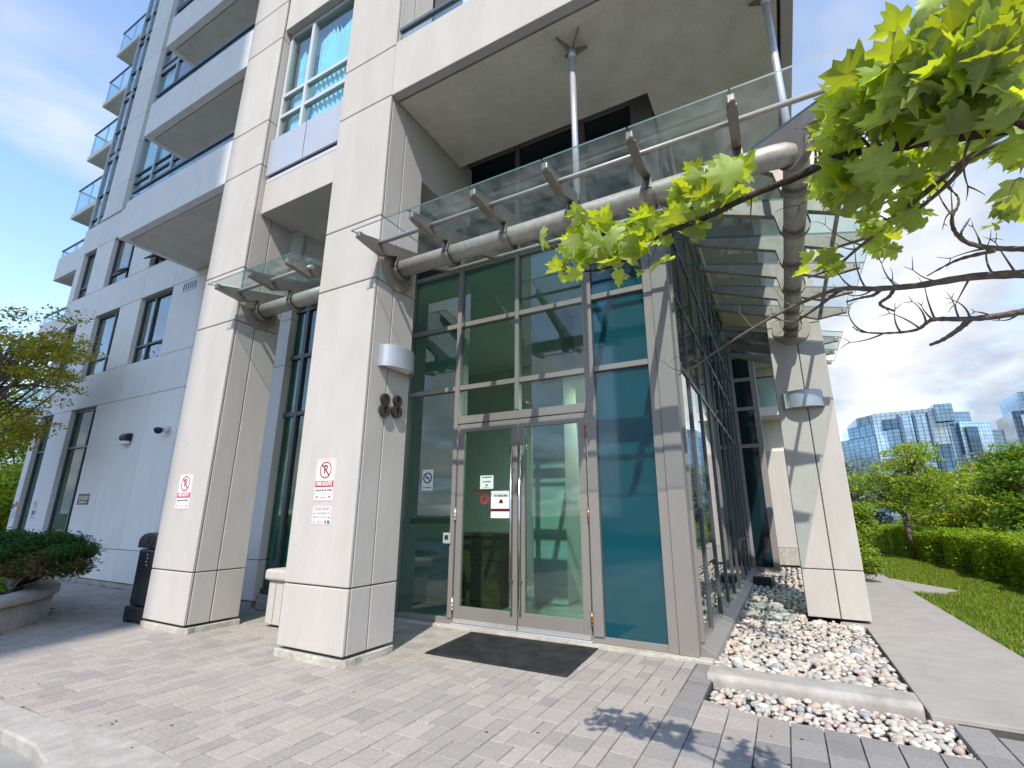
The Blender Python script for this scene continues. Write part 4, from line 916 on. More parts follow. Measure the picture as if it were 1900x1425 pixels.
for i, s in enumerate(('PLEASE DELIVER', 'ALL PACKAGES TO')): text(s, 0.032, (-4.315, 3.6755, 1.455-i*.042), 'maroon', t, sx=0.92, bold=0.0002)
text('FRONT DOOR', 0.032, (-4.44, 3.6755, 1.372), 'maroon', t, sx=0.92, align='LEFT')
m = MB(); arrow(m, -4.205, 1.372, .017, 1, 3.6742, 3.6755); m.build('arrow', 'red', t)
text('amazon', 0.019, (-4.445, 3.6755, 1.328), 'ink', t, align='LEFT', sx=.8); text('Fed', 0.028, (-4.372, 3.6755, 1.328), 'purple', t, align='LEFT', bold=.0006); text('Ex', 0.028, (-4.322, 3.6755, 1.328), 'orange', t, align='LEFT', bold=.0006)
MB().prism([(-4.262, 1.345), (-4.232, 1.345), (-4.232, 1.322), (-4.247, 1.31), (-4.262, 1.322)], 'y', 3.6745, 3.6756).build('shield', 'gold', t); MB().prism([(-4.256, 1.338), (-4.238, 1.338), (-4.238, 1.324), (-4.247, 1.317), (-4.256, 1.324)], 'y', 3.6738, 3.6744).build('shield_inner', 'brownink', t)
MB().prism([(-4.217, 1.31), (-4.187, 1.31), (-4.192, 1.345), (-4.222, 1.345)], 'y', 3.6745, 3.6756).build('emblem', 'blueink', t)
t = sign_plate('fire_department_sign', 'maroon fire department connection sign on the shaded wall', -14.24, -13.66, 1.58, 1.85, 5.20)
bx('field', 'maroon', t, -14.225, -13.675, 5.1935, 5.1955, 1.592, 1.838); bx('stripe', 'white', t, -14.225, -13.675, 5.192, 5.1932, 1.765, 1.775)
text('FIRE DEPARTMENT', 0.062, (-13.95, 5.1915, 1.722), 'white', t, sx=.82, bold=.002); text('CONNECTION', 0.062, (-13.95, 5.1915, 1.645), 'white', t, sx=.85, bold=.002)
t = sign_plate('parking_sign', 'narrow white and blue no stopping sign on the pier between two tall windows', -16.62, -16.36, 1.22, 1.72, 5.20, edge='red')
prohibition(t, -16.49, 1.60, 0.085, 5.20); bx('field', 'blueink', t, -16.58, -16.40, 5.1935, 5.1955, 1.36, 1.47); text('PERMIT', .05, (-16.49, 5.194, 1.30), 'ink', t, sx=.8)
for (lab, x0, x1, z0, z1, hm) in (('white sign with blue heading on the far left pier', -17.94, -17.80, 1.25, 1.66, 'blueink'), ('white sign with red heading on the far left pier', -17.78, -17.62, 1.28, 1.72, 'red')):
    t = sign_plate('notice_sign', lab, x0, x1, z0, z1, 5.20); bx('heading', hm, t, x0+.01, x1-.01, 5.1935, 5.1955, z1-.16, z1-.02)
    m = MB()
    for i in range(4): m.box(x0+.02, x1-.02, 5.1945, 5.1955, z0+.03+i*.05, z0+.045+i*.05)
    m.build('printed_lines', 'ink', t)
# stickers on the entrance glass
yG = Y0+0.029
t = thing('no_smoking_sticker', 'silver no smoking sticker on the tall green pane left of the doors', 'sticker', (-4.545, yG, 1.75)); bx('plate', 'alum', t, -4.645, -4.445, yG-.003, yG-.0005, 1.75, 2.05)
m = MB(); m.ring((-4.545, 1.93), .062, .08, yG-.006, yG-.004); m.prism([(-4.60, 1.975), (-4.59, 1.985), (-4.49, 1.885), (-4.50, 1.875)], 'y', yG-.006, yG-.004); m.box(-4.59, -4.51, yG-.0055, yG-.004, 1.922, 1.938); m.build('pictogram', 'ink', t); text('NO SMOKING', .026, (-4.545, yG-.0045, 1.79), 'ink', t, sx=.9)
yD = Y0+0.011
t = thing('door_notice', 'small white paper notice on the left door, above the red sticker', 'notice', (-3.515, yD, 1.75)); bx('sheet', 'paper', t, -3.62, -3.41, yD-.002, yD-.0005, 1.75, 1.93)
text('NO SMOKING', .024, (-3.515, yD-.003, 1.905), 'ink', t, bold=.001); text('NO VAPING', .024, (-3.515, yD-.003, 1.845), 'ink', t, bold=.001); m = MB().box(-3.53, -3.50, yD-.0035, yD-.0022, 1.79, 1.81).box(-3.56, -3.47, yD-.0035, yD-.0022, 1.768, 1.772); m.build('printed_lines', 'ink', t)
t = thing('door_sticker', 'round red no smoking sticker on the left door', 'sticker', (-3.55, yD, 1.55)); m = MB(); m.ring((-3.545, 1.615), .05, .064, yD-.003, yD-.001); m.prism([(-3.59, 1.65), (-3.58, 1.66), (-3.50, 1.58), (-3.51, 1.57)], 'y', yD-.003, yD-.001); m.build('ring', 'red', t); bx('bar', 'maroon', t, -3.73, -3.43, yD-.003, yD-.001, 1.715, 1.735)
MB().box(-3.585, -3.52, yD-.0032, yD-.0012, 1.608, 1.622).build('symbol', 'ink', t)
t = thing('fire_safety_board', 'white fire safety plan board with maroon stripe on the left door', 'notice', (-3.27, yD-.004, 1.37)); bx('board', 'white', t, -3.44, -3.135, yD-.004, yD-.0006, 1.37, 1.72); text('Fire Safety Plan', .034, (-3.287, yD-.0046, 1.655), 'ink', t, sx=.95, bold=.0012)
bx('stripe', 'maroon', t, -3.44, -3.135, yD-.0055, yD-.0042, 1.455, 1.49); MB().prism([(-3.32, 1.56), (-3.25, 1.56), (-3.265, 1.60), (-3.285, 1.615), (-3.305, 1.60)], 'y', yD-.0055, yD-.0042).build('emblem', 'ink', t)
t = thing('card_reader', 'small square card reader on the mullion left of the doors', 'card reader', (-4.10, Y0-.03, 1.05)); bx('housing', 'alum', t, -4.17, -4.05, Y0-.05, Y0-.021, 1.03, 1.17, 0.006); bx('reader', 'ink', t, -4.14, -4.08, Y0-.053, Y0-.0505, 1.08, 1.14)
# small fixtures on the shaded wall
t = thing('wall_pack_light', 'small black and white flood light on the shaded wall', 'light', (-12.46, 5.19, 2.95)); MB().prism([(5.195, 3.10), (5.195, 2.93), (5.08, 2.95), (5.06, 3.02), (5.10, 3.09)], 'x', -12.60, -12.32).build('housing', 'black', t, .006); bx('diffuser', 'white', t, -12.59, -12.33, 5.07, 5.17, 2.86, 2.93, .01)
t = thing('security_camera', 'white dome security camera on the shaded wall near the left column', 'camera', (-10.9, 5.19, 3.08)); m = MB(); m.tube([(-10.9, 5.195, 3.08), (-10.9, 5.08, 3.08)], [.075, .07], 16); m.build('mount', 'white', t); m = MB(); m.lathe([(0, -.09), (.05, -.075), (.08, -.03), (.085, 0), (.075, .03), (0, .05)], (-10.92, 5.03, 3.05), 18); m.build('dome', 'black', t)
# ================================================================== PLAZA FURNITURE
t = thing('door_mat', 'black ribbed rubber mat in front of the glass doors', 'door mat', (-2.75, 5.0, 0.0)); m = MB().prism([(-3.50, 4.50), (-1.90, 4.51), (-1.97, 5.58), (-3.60, 5.54)], 'z', 0.001, 0.011); m.build('backing', 'rubber', t, .003)
m = MB()
for i in range(64):
    a = i/64; m.add([(-3.46+a*1.5-.0, 4.55, .0112), (-3.46+a*1.5+.012, 4.55, .0112), (-3.56+a*1.54+.012, 5.50, .0112), (-3.56+a*1.54, 5.50, .0112), (-3.46+a*1.5, 4.55, .014), (-3.46+a*1.5+.012, 4.55, .014), (-3.56+a*1.54+.012, 5.50, .014), (-3.56+a*1.54, 5.50, .014)], [(4, 5, 6, 7), (0, 1, 5, 4), (1, 2, 6, 5), (2, 3, 7, 6), (3, 0, 4, 7)])
m.build('ribs', 'rubber', t)
t = thing('litter_bin', 'black domed litter bin tucked beside the left column', 'bin', (-7.75, 3.98, 0.0))
x0, x1, y0, y1 = -7.99, -7.50, 3.74, 4.25
m = MB().box(x0-.03, x1+.03, y0-.03, y1+.03, 0.03, 0.20); m.box(x0-.03, x0+.09, y0-.03, y0+.09, 0, .03); m.box(x1-.09, x1+.03, y0-.03, y0+.09, 0, .03); m.build('base', 'black', t, .02)
MB().box(x0, x1, y0, y1, 0.205, 0.93).build('body', 'black', t, .025)
m = MB(); n = 14; m.prism([(x0-.02, .945)]+[((x0+x1)/2-(x1-x0+.04)/2*math.cos(math.pi*i/n), 1.02+.13*math.sin(math.pi*i/n)) for i in range(n+1)]+[(x1+.02, .945)], 'y', y0-.02, y1+.02); m.build('lid', 'black', t, .012)
m = MB(); m.ring(((x0+x1)/2+.06, 1.045), .055, .075, y0-.028, y0-.021); m.build('emblem', 'black', t)
m = MB()
for i in range(4): m.tube([((x0+x1)/2+.02*(i % 2), y0-.004, .86-.045*i), ((x0+x1)/2+.02*(i % 2), y0+.002, .86-.045*i)], .008, 8)
m.build('holes', 'white', t); bx('trim', 'black', t, x0+.03, x1-.03, y0-.008, y0, .26, .285)
t = thing('concrete_bin_surround', 'pale concrete litter surround with slab lid half hidden behind the 88 column', 'litter bin', (-5.75, 4.75, 0)); MB().box(-6.12, -5.42, 4.48, 5.1, 0.03, 0.56).build('body', 'precast', t, .012)
m = MB().box(-6.17, -5.37, 4.43, 5.15, 0.565, 0.70); m.build('lid', 'precast', t, .03); bx('foot', 'ink', t, -6.05, -5.5, 4.53, 5.05, 0, .03)
m = MB()
for x_ in (-5.98, -5.83, -5.68): m.box(x_, x_+.012, 4.478, 4.4795, .06, .54)
m.build('grooves', 'joint', t)
t = thing('spot_box', 'low black garden light box lying on the stones by the side wall', 'garden light', (-0.62, 12.3, 0)); bx('housing', 'black', t, -0.78, -0.42, 12.2, 12.45, -0.02, 0.16, .015); bx('glass', 'darkpanel', t, -0.74, -0.46, 12.193, 12.199, 0.03, 0.13)
# round planter
t = thing('round_planter', 'low round concrete planter with thick rim at the left edge', 'planter', (PLC.x, PLC.y, 0))
m = MB(); m.lathe([(PLR-.03, -.1), (PLR-.03, .262), (PLR-.05, .27), (PLR-.05, .285)], PLC, 96); m.build('wall', 'kerb', t)
m = MB(); m.lathe([(PLR-.05, .285), (PLR+.02, .287), (PLR+.03, .30), (PLR+.03, .37), (PLR+.012, .388), (PLR-.30, .388), (PLR-.32, .375), (PLR-.32, .2)], PLC, 96); m.build('rim', 'kerb', t)
m = MB(); m.lathe([(PLR-.31, .335), (PLR-1.2, .37), (0, .42)], PLC, 48); m.build('soil', 'soil', t)
# juniper spreading over the rim
t = thing('juniper_shrub', 'dark green spreading juniper with brown lower branches in the round planter', 'shrub', (-9.6, 2.5, .38))
sp1, sp2 = [], []
g = np.random.default_rng(5); tw = MB()
for i in range(190):
    a = g.uniform(0, 6.28); rr = g.uniform(.15, 1)**.6; ex, ey = -9.9+1.5*rr*math.cos(a), 3.20+0.34*rr*math.sin(a); ez = .50+.58*g.uniform(.2, 1)*(1-.30*rr)+.08*rr
    if ex < -9.5: ez = max(ez, .74+.1*g.uniform())
    (sp2 if (ez < .80 and ex > -9.45 and g.uniform() < .62) else sp1).append((ex, ey, ez, .27, .21, .10, 420))
    if i % 3 == 0: tw.tube([(-9.9, 2.95, .36), (-9.9+(ex+9.9)*.5, 2.95+(ey-2.95)*.5, .5), (ex, ey, ez)], [.03, .018, .006], 5)
tw.build('branches', 'barkdark', t)
leaf_cloud('foliage', clumps(sp1, 2, .1), .062, 'juniper', t, t.location, flat=.6, aspect=.30, seed=3); leaf_cloud('dead_foliage', clumps(sp2, 3, .1), .062, 'juniper_brown', t, t.location, flat=.6, aspect=.30, seed=4)
def flower(px, py, n, label, pm_, group, spread=.16):
    c = Vector((-9.58, 2.95, .5)) if px > 9 else Vector((-9.42+(.04 if py > 1090 else 0), 2.84+(.03 if py > 1090 else 0), .5)); t = thing('bedding_flower', label, 'flower', (c.x, c.y, .38), group); g_ = np.random.default_rng(int(px+py))
    pts = np.stack([c.x+g_.normal(size=90)*spread*.7, c.y+g_.normal(size=90)*spread*.7, .38+g_.uniform(0, .16, 90)], 1); leaf_cloud('leaves', pts, .06, 'leaf_mid', t, t.location, seed=int(px))
    m = MB()
    for i in range(n):
        cx, cy_, cz = c.x+g_.normal()*spread, c.y+g_.normal()*spread*.7, .52+g_.uniform(0, .16)
        for k_ in range(6):
            a = k_*1.047; m.add([(cx, cy_, cz), (cx+.03*math.cos(a-.4), cy_+.03*math.sin(a-.4), cz+.012), (cx+.042*math.cos(a), cy_+.042*math.sin(a), cz+.004), (cx+.03*math.cos(a+.4), cy_+.03*math.sin(a+.4), cz+.012)], [(0, 1, 2, 3)])
    m.build('petals', pm_, t)
flower(14, 1062, 13, 'cluster of yellow flowers nearest the juniper in the planter', 'petal_yellow', 'planter flowers', .13); flower(8, 1085, 6, 'yellow flowers at the very left edge low in the planter', 'petal_yellow', 'planter flowers', .1); flower(7, 1098, 5, 'small purple flowers in front of the yellow ones', 'petal_purple', 'planter flowers', .05)
c = Vector((-9.30, 2.90, .37)); t = thing('silver_plant', 'silvery dusty plant with pale lobed leaves by the planter rim', 'plant', (c.x, c.y, .37)); m = MB()
for i in range(16):
    a = random.uniform(0, 6.28); l_ = random.uniform(.06, .12); hz = random.uniform(.12, .20); tip = Vector((c.x+l_*math.cos(a), c.y+l_*math.sin(a), .37+hz)); b0 = Vector((c.x, c.y, .36)); md = b0.lerp(tip, .55)+Vector((0, 0, .03)); m.tube([b0, md, tip], [.006, .008, .003], 4)
    for q_ in (.55, .75, .95):
        pc = md.lerp(tip, (q_-.55)/.45); s_ = Vector((-math.sin(a), math.cos(a), .4))*.035
        for sg_ in (-1, 1): m.add([pc, pc+Vector((s_.x*sg_, s_.y*sg_, s_.z))*.6+Vector((0, 0, .01)), pc+Vector((s_.x*sg_, s_.y*sg_, abs(s_.z)))], [(0, 1, 2)])
m.build('leaves', 'silver', t)
# a fallen leaf at the kerb
c = P(100, 1400, z=-.07); t = thing('fallen_leaf', 'small yellow-green leaf lying by the kerb', 'leaf', (c.x, c.y, -.07)); m = MB()
m.add([(c.x+.045*math.cos(k_*.9)*(1 if k_ % 2 else .5), c.y+.045*math.sin(k_*.9)*(1 if k_ % 2 else .5), -.055+.012*math.sin(k_*2)) for k_ in range(7)], [list(range(7))]); m.build('blade', 'maple', t)

# ================================================================== TREES AND SHRUBS
def tree(name, label, base, trunk, spec, leaf, lmat, seed, bark='bark', group=None, tr=0.09, shell=0.25, flat=0.5, limbs=True, cat='tree'):
    t = thing(name, label, cat, base, group); g_ = random.Random(seed); m = MB()
    pts = [Vector(base)]+[Vector(p) for p in trunk]; nn = len(pts)
    m.tube(pts, [tr*(1-.75*i/(nn-1)) for i in range(nn)], 8)
    if limbs:
        for (cx, cy_, cz, rx, ry, rz, n_) in spec[::2]:
            k_ = g_.uniform(.35, .95)*(nn-1); i0 = int(k_); a = pts[i0].lerp(pts[min(i0+1, nn-1)], k_-i0); c_ = Vector((cx, cy_, cz)); md = a.lerp(c_, .5)+Vector((g_.uniform(-.15, .15), g_.uniform(-.15, .15), g_.uniform(-.05, .2)))
            m.tube([a, md, c_], [tr*.38, tr*.24, tr*.07], 5)
    m.build('trunk', bark, t)
    leaf_cloud('crown', clumps(spec, seed, shell), leaf, lmat, t, t.location, flat=flat, seed=seed+1)
    return t
def blob(c, r, n, cl, lr, ln, seed):
    """n clumps scattered in an ellipsoid c,r; each clump ellipsoid lr with ln leaves"""
    g_ = np.random.default_rng(seed); out_ = []
    for i in range(n):
        p = g_.normal(size=3); p /= np.linalg.norm(p); q_ = g_.uniform(.25, 1)**.6
        k_ = g_.uniform(.7, 1.3); out_.append((c[0]+p[0]*r[0]*q_, c[1]+p[1]*r[1]*q_, c[2]+p[2]*r[2]*q_, lr[0]*k_, lr[1]*k_, lr[2]*k_, int(ln*k_)))
    return out_
tree('garden_tree', 'slender light green tree leaning over the lawn beside the hedge', (3.85, 22.2, 0), [(3.70, 22.0, .9), (3.66, 22, 1.6), (3.95, 22, 2.5), (4.2, 22, 3.3), (4.3, 22, 4.1)],
     blob((3.95, 22.2, 2.75), (1.65, 1.4, 1.35), 52, 1, (.62, .62, .15), 140, 21), .12, 'leaf_mid', 22, tr=.12)
tree('leafy_tree', 'dense dark green tree at the right edge behind the hedge', (6.9, 19.5, 0), [(6.9, 19.5, 1.2), (6.7, 19.5, 2.6), (6.6, 19.5, 3.6)],
     blob((6.6, 19.5, 2.1), (1.55, 1.3, 1.45), 56, 1, (.5, .5, .25), 200, 31), .13, 'leaf_dark', 32, tr=.12)
tree('broadleaf_tree', 'yellow-green tree filling the gap between slender tree and dark tree', (6.9, 27, 0), [(6.9, 27, 1.2), (6.8, 27, 2.6)], blob((6.7, 27, 2.1), (2.3, 1.6, 1.5), 50, 1, (.7, .7, .22), 170, 41), .16, 'leaf_yellow', 42)
tree('silver_tree', 'silvery grey tree standing beyond the right column', (4.3, 34, 0), [(4.3, 34, 1.2), (4.2, 34, 3.0)], blob((4.2, 34, 2.7), (2.0, 1.6, 2.2), 45, 1, (.7, .7, .45), 220, 51), .17, 'leaf_silver', 52)
tree('silver_tree', 'silvery grey tree rising behind the yellow-green tree', (10.5, 36, 0), [(10.5, 36, 1.5), (10.4, 36, 4.0)], blob((10.3, 36, 3.0), (2.4, 1.6, 1.9), 45, 1, (.8, .8, .5), 220, 61), .18, 'leaf_silver', 62)
for k_, (x_, y_, lab) in enumerate(((7.4, 33.0, 'mid green bush low behind the slender tree'), (12.2, 30.0, 'mid green bush behind the dark tree'), (6.2, 16.6, 'leafy bush rising just behind the near end of the hedge'), (14.5, 38, 'tall bush far behind the hedge at right'), (2.6, 40, 'distant bush seen beside the right column'))):
    tree('garden_bush', lab, (x_, y_, 0), [(x_, y_, .6), (x_, y_, 1.2)], blob((x_, y_, 1.25 if y_ > 20 else 1.15), (1.9, 1.3, 1.25) if y_ > 20 else (.95, 1.5, .85), 34, 1, (.6, .6, .3), 220, 71+k_), .15 if y_ > 20 else .10, ['leaf_mid', 'leaf_yellow', 'leaf_dark'][k_ % 3], 81+k_, group='bushes behind the hedge', cat='bush')
tree('round_bush', 'rounded small-leaved bush at the edge of the concrete walk', (1.32, 14.2, 0), [(1.32, 14.2, .5), (1.32, 14.2, .9)], blob((1.32, 14.2, .92), (.5, .45, .8), 60, 1, (.18, .18, .15), 420, 91), .065, 'leaf_mid', 92, tr=.04, cat='bush')
# clipped hedge
hd = thing('clipped_hedge', 'long clipped bright green hedge along the lawn', 'hedge', (4.6, 18, 0)); n = 52000
hy = 9.5+18.5*rng.uniform(0, 1, n); sd_ = rng.uniform(0, 1, n); hx0 = np.where(hy < 20, 4.02, 4.02-(hy-20)*.10)+.10*np.sin(hy*2.3)+.06*np.sin(hy*5.1)
top = 1.0+.07*np.sin(hy*1.7)+.05*np.sin(hy*4.3)
side = sd_ < .55
hx = np.where(side, hx0+np.abs(rng.normal(size=n))*.10, hx0+rng.uniform(0, 1.3, n)); hz = np.where(side, top*rng.uniform(0.05, 1, n), top-np.abs(rng.normal(size=n))*.09)
leaf_cloud('foliage', np.stack([hx, hy, hz], 1), .075, 'hedge', hd, hd.location, flat=.6, seed=95)
m = MB().box(4.35, 5.2, 9.5, 28, 0, .80); m.build('core', 'barkdark', hd)
m = MB()
for i in range(60): y_ = 9.6+i*.3; m.tube([(4.3+random.uniform(-.1, .1), y_, 0), (4.35, y_+random.uniform(-.1, .1), .5)], .012, 4)
tag(m.build('stems', 'barkdark', hd), kind='stuff')
for (px, py) in ((1669, 1030), (1684, 1036), (1747, 1051), (1757, 1055), (1777, 1058), (1787, 1062), (1814, 1068), (1827, 1073)):
    c = P(px, py, z=0); t = thing('seed_stalk', 'thin pale seed-head stalk standing at the foot of the hedge', 'weed', (c.x, c.y, 0), 'pale stalks along the hedge'); h_ = random.uniform(.22, .38); MB().tube([(c.x, c.y, 0), (c.x+.02, c.y, h_)], .005, 5).build('stem', 'stalk', t)
    m = MB(); m.lathe([(0, 0), (.02, .01), (.026, .03), (.02, .05), (0, .06)], (c.x+.02, c.y, h_-.01), 8); m.build('seed_head', 'stalk', t)
# left side
tree('street_tree', 'olive-yellow small-leaved tree reaching in from the left edge', (-15.9, 3.3, 0), [(-15.9, 3.3, 1.5), (-15.7, 3.35, 3.0), (-15.2, 3.5, 4.2), (-14.9, 3.6, 5.2)],
     blob((-14.6, 3.8, 4.75), (2.05, 1.0, 1.2), 60, 1, (.5, .4, .08), 85, 101)+blob((-13.3, 3.85, 4.55), (1.1, .5, .65), 22, 1, (.38, .3, .08), 90, 103)+blob((-14.6, 3.9, 3.2), (1.0, .5, .5), 16, 1, (.4, .3, .08), 90, 104), .085, 'leaf_olive', 105, tr=.11)
for k_, (x_, y_, z_, r_, lab, lm) in enumerate(((-33, 9.5, 3.6, (3.6, 2.5, 3.4), 'dark green tree at the far left beyond the building end', 'leaf_dark'), (-27.5, 7.9, 1.6, (2.6, 1.0, 1.7), 'bright leafy shrub beyond the far left pier', 'leaf_yellow'), (-40, 10.5, 5.0, (4.5, 3, 4.6), 'tall dark tree furthest to the left', 'leaf_dark'))):
    tree('background_tree', lab, (x_, y_, 0), [(x_, y_, z_*.5), (x_, y_, z_)], blob((x_, y_, z_), r_, 60, 1, (.9, .9, .4), 200, 111+k_), .2, lm, 121+k_, group='trees beyond the left end')
# ------------------------------------------------------------------ foreground maple
MT = thing('maple_tree', 'maple reaching in from the right with big wind-blown leaves and bare twigs', 'tree', (3.4, 0.3, 0))
MB().tube([(3.4, .3, -.15), (3.42, .32, 1.2), (3.35, .38, 2.6), (3.3, .4, 4.2)], [.15, .125, .10, .06], 12).build('trunk', 'bark', MT)
def smooth(pts, k_=4):
    pts = [Vector(p) for p in pts]; out_ = []
    for i in range(len(pts)-1):
        p0, p1, p2, p3 = pts[max(i-1, 0)], pts[i], pts[i+1], pts[min(i+2, len(pts)-1)]
        for j in range(k_):
            t = j/k_; out_.append(.5*((2*p1)+(-p0+p2)*t+(2*p0-5*p1+4*p2-p3)*t*t+(-p0+3*p1-3*p2+p3)*t**3))
    return out_+[pts[-1]]
def branch(pix, d0, d1, r0, r1, mat, attach=None, name='branch', mb=None):
    n = len(pix); pts = [PD(p[0], p[1], d0+(d1-d0)*i/(n-1)) for i, p in enumerate(pix)]
    sp_ = smooth(pts, 5)
    if attach:
        a_ = Vector(attach); d_ = (sp_[0]-sp_[2]).normalized(); l_ = (a_-sp_[0]).length
        sp_ = [a_, a_.lerp(sp_[0], .4)+d_*l_*.12, a_.lerp(sp_[0], .75)+d_*l_*.08]+sp_
    m_ = mb or MB(); k_ = len(sp_); m_.tube(sp_, [r0+(r1-r0)*(i/(k_-1))+.0008*math.sin(i*2.7) for i in range(k_)], 8)
    if mb is None: m_.build(name, mat, MT)
    return sp_
bA = branch([(1900, 232), (1780, 252), (1660, 272), (1560, 292), (1480, 328), (1395, 362), (1300, 408), (1240, 430), (1180, 468), (1142, 492), (1095, 503), (1045, 500)], 1.55, 2.05, .016, .0035, 'barkdark', (3.36, .38, 2.5))
bB = branch([(1900, 256), (1825, 280), (1785, 300), (1700, 372), (1640, 422), (1590, 462), (1550, 495), (1500, 515)], 1.7, 2.0, .011, .0025, 'twig', (3.38, .36, 2.3))
bB2 = branch([(1800, 292), (1760, 340), (1705, 385), (1660, 402), (1640, 408)], 1.72, 1.85, .007, .002, 'twig')
bC = branch([(1900, 508), (1800, 514), (1700, 530), (1620, 536), (1560, 536), (1500, 556), (1430, 590), (1350, 638), (1290, 680), (1258, 696)], 1.75, 2.1, .012, .002, 'twig', (3.40, .34, 1.9))
bC2 = branch([(1560, 537), (1530, 560), (1495, 585), (1472, 597), (1440, 590), (1430, 570)], 1.92, 2.0, .006, .0015, 'twig')
bD = branch([(1900, 578), (1840, 588), (1790, 592), (1740, 592), (1722, 597), (1700, 612), (1650, 618), (1600, 616), (1582, 606)], 1.75, 1.95, .0095, .0015, 'twig', (3.40, .34, 1.8))
branch([(1800, 592), (1780, 610), (1750, 630), (1726, 640)], 1.80, 1.86, .008, .004, 'twig')
bE = branch([(1900, 462), (1840, 460), (1795, 450), (1772, 430), (1766, 405), (1778, 380), (1775, 362), (1752, 345)], 1.75, 1.85, .008, .0015, 'twig', (3.4, .34, 2.0))
branch([(1792, 449), (1783, 435), (1790, 420), (1800, 405)], 1.77, 1.8, .004, .0015, 'twig'); branch([(1845, 465), (1790, 478), (1760, 490), (1720, 512)], 1.75, 1.85, .006, .0015, 'twig')
branch([(1635, 537), (1620, 548), (1600, 552), (1570, 560)], 1.87, 1.9, .006, .003, 'twig'); branch([(1660, 534), (1650, 550), (1633, 562), (1640, 570), (1660, 577)], 1.87, 1.9, .006, .003, 'twig')
# bare twigs and their spurs
gt = random.Random(12)
def spur(px, py, d, ln, ang, n=5, r0=.0035):
    tw = MB()
    pts = []; a = ang; x_, y_ = px, py; bend = gt.uniform(-.28, .28)
    for i in range(n):
        pts.append(PD(x_, y_, d+.01*i)); lx, ly = x_, y_; x_ += ln/n*math.cos(a); y_ -= ln/n*math.sin(a); a += bend
    tw.tube(smooth(pts, 2), [r0*(1-.7*i/(2*n-2)) for i in range(2*n-1)], 5); tw.build('twig', 'twig', MT); return lx, ly, a
def on_branch(sp_, lo, hi, n, ln, a0, a1, sub=True, r0=.0032):
    pts = [(vis(p), p) for p in sp_]; pts = [(q, p) for q, p in pts if q and lo < q[0] < hi]
    for i in range(n):
        if not pts: return
        q, p = pts[int((i+gt.random())/n*len(pts))]; d = (p-CAM).length; l_ = ln*gt.uniform(.6, 1.4); a = gt.choice((gt.uniform(a0, a1), gt.uniform(a0, a1), -gt.uniform(a0, a1)))
        ex, ey, ea = spur(q[0], q[1], d, l_, a, 6, r0)
        if sub:
            b = gt.choice((-1, 1)); spur(ex, ey, d+.05, l_*.4, ea+b*.5, 4, r0*.5); spur(ex, ey, d+.05, l_*.3, ea-b*.7, 4, r0*.45)
on_branch(bC, 1560, 1900, 9, 75, 2.0, 3.2); on_branch(bC, 1270, 1480, 7, 42, 2.0, 3.3, r0=.0022); on_branch(bD, 1590, 1900, 11, 60, 1.6, 3.1); on_branch(bE, 1760, 1900, 6, 70, 1.6, 3.3); on_branch(bB, 1560, 1900, 7, 70, 2.0, 3.4, r0=.003)
on_branch(bA, 1500, 1890, 11, 120, 1.4, 2.4, r0=.0045); on_branch(bA, 1060, 1400, 9, 62, 1.5, 2.6, r0=.003); on_branch(bC2, 1430, 1560, 3, 35, 2.0, 3.0, r0=.0018)
half = [(0, 0), (.15, -.07), (.33, .0), (.27, .13), (.45, .20), (.63, .40), (.43, .41), (.46, .55), (.29, .50), (.21, .57), (.26, .76), (.13, .74), (0, 1.0)]
outl = half+[(-a, b) for a, b in half[-2:0:-1]]
def maple_mesh(k_):
    g_ = random.Random(k_); fold = g_.uniform(.15, .85); curl = g_.uniform(-.9, .7); tws = g_.uniform(-.7, .7)
    def bend(a, b): return (a*(1-.15*fold), b, fold*abs(a)*.8+curl*(b-.4)**2*.7+tws*a*(b-.3)+.05*math.sin(7*a+k_)*abs(a))
    vs_ = [bend(0, .38)]+[bend(a*g_.uniform(.92, 1.08), b+g_.uniform(-.02, .02)) for a, b in outl]
    n = len(outl); me = bpy.data.meshes.new('leaf'); me.from_pydata(vs_, [], [(0, 1+i, 1+(i+1) % n) for i in range(n)]); me.materials.append(M['maple']); me.polygons.foreach_set('use_smooth', [True]*n); me.update(); return me
lm = [maple_mesh(i) for i in range(12)]
gl = random.Random(3)
clus = [  # px centre, spread, distance, count, size
    ((1075, 450), (32, 38), 2.02, 15, .115), ((1125, 455), (40, 38), 2.0, 17, .12), ((1190, 445), (38, 34), 1.97, 14, .12), ((1230, 420), (20, 35), 1.95, 5, .11), ((1060, 500), (25, 22), 2.03, 7, .10),
    ((1290, 365), (36, 30), 1.92, 15, .125), ((1350, 345), (40, 26), 1.9, 15, .13), ((1290, 410), (30, 16), 1.93, 7, .105),
    ((1560, 235), (34, 50), 1.68, 16, .115), ((1620, 200), (45, 60), 1.62, 24, .12), ((1690, 160), (45, 70), 1.58, 27, .125), ((1760, 120), (45, 75), 1.56, 28, .125), ((1830, 90), (45, 75), 1.55, 28, .125), ((1880, 150), (30, 70), 1.55, 18, .12), ((1800, 210), (60, 30), 1.6, 14, .115),
    ((1545, 360), (36, 40), 1.75, 13, .105), ((1600, 340), (36, 30), 1.75, 9, .11), ((1560, 320), (40, 20), 1.74, 6, .11), ((1650, 300), (40, 22), 1.72, 8, .11),
    ((1535, 492), (26, 16), 2.0, 9, .085), ((1605, 420), (26, 20), 1.95, 7, .085), ((1640, 460), (18, 16), 1.95, 6, .085), ((1690, 390), (30, 26), 1.85, 9, .09), ((1700, 340), (30, 22), 1.82, 8, .095), ((1760, 300), (40, 20), 1.75, 7, .09), ((1850, 285), (40, 14), 1.7, 6, .08), ((1850, 415), (22, 14), 1.8, 3, .06), ((1893, 375), (10, 26), 1.7, 3, .10)]
cand = []
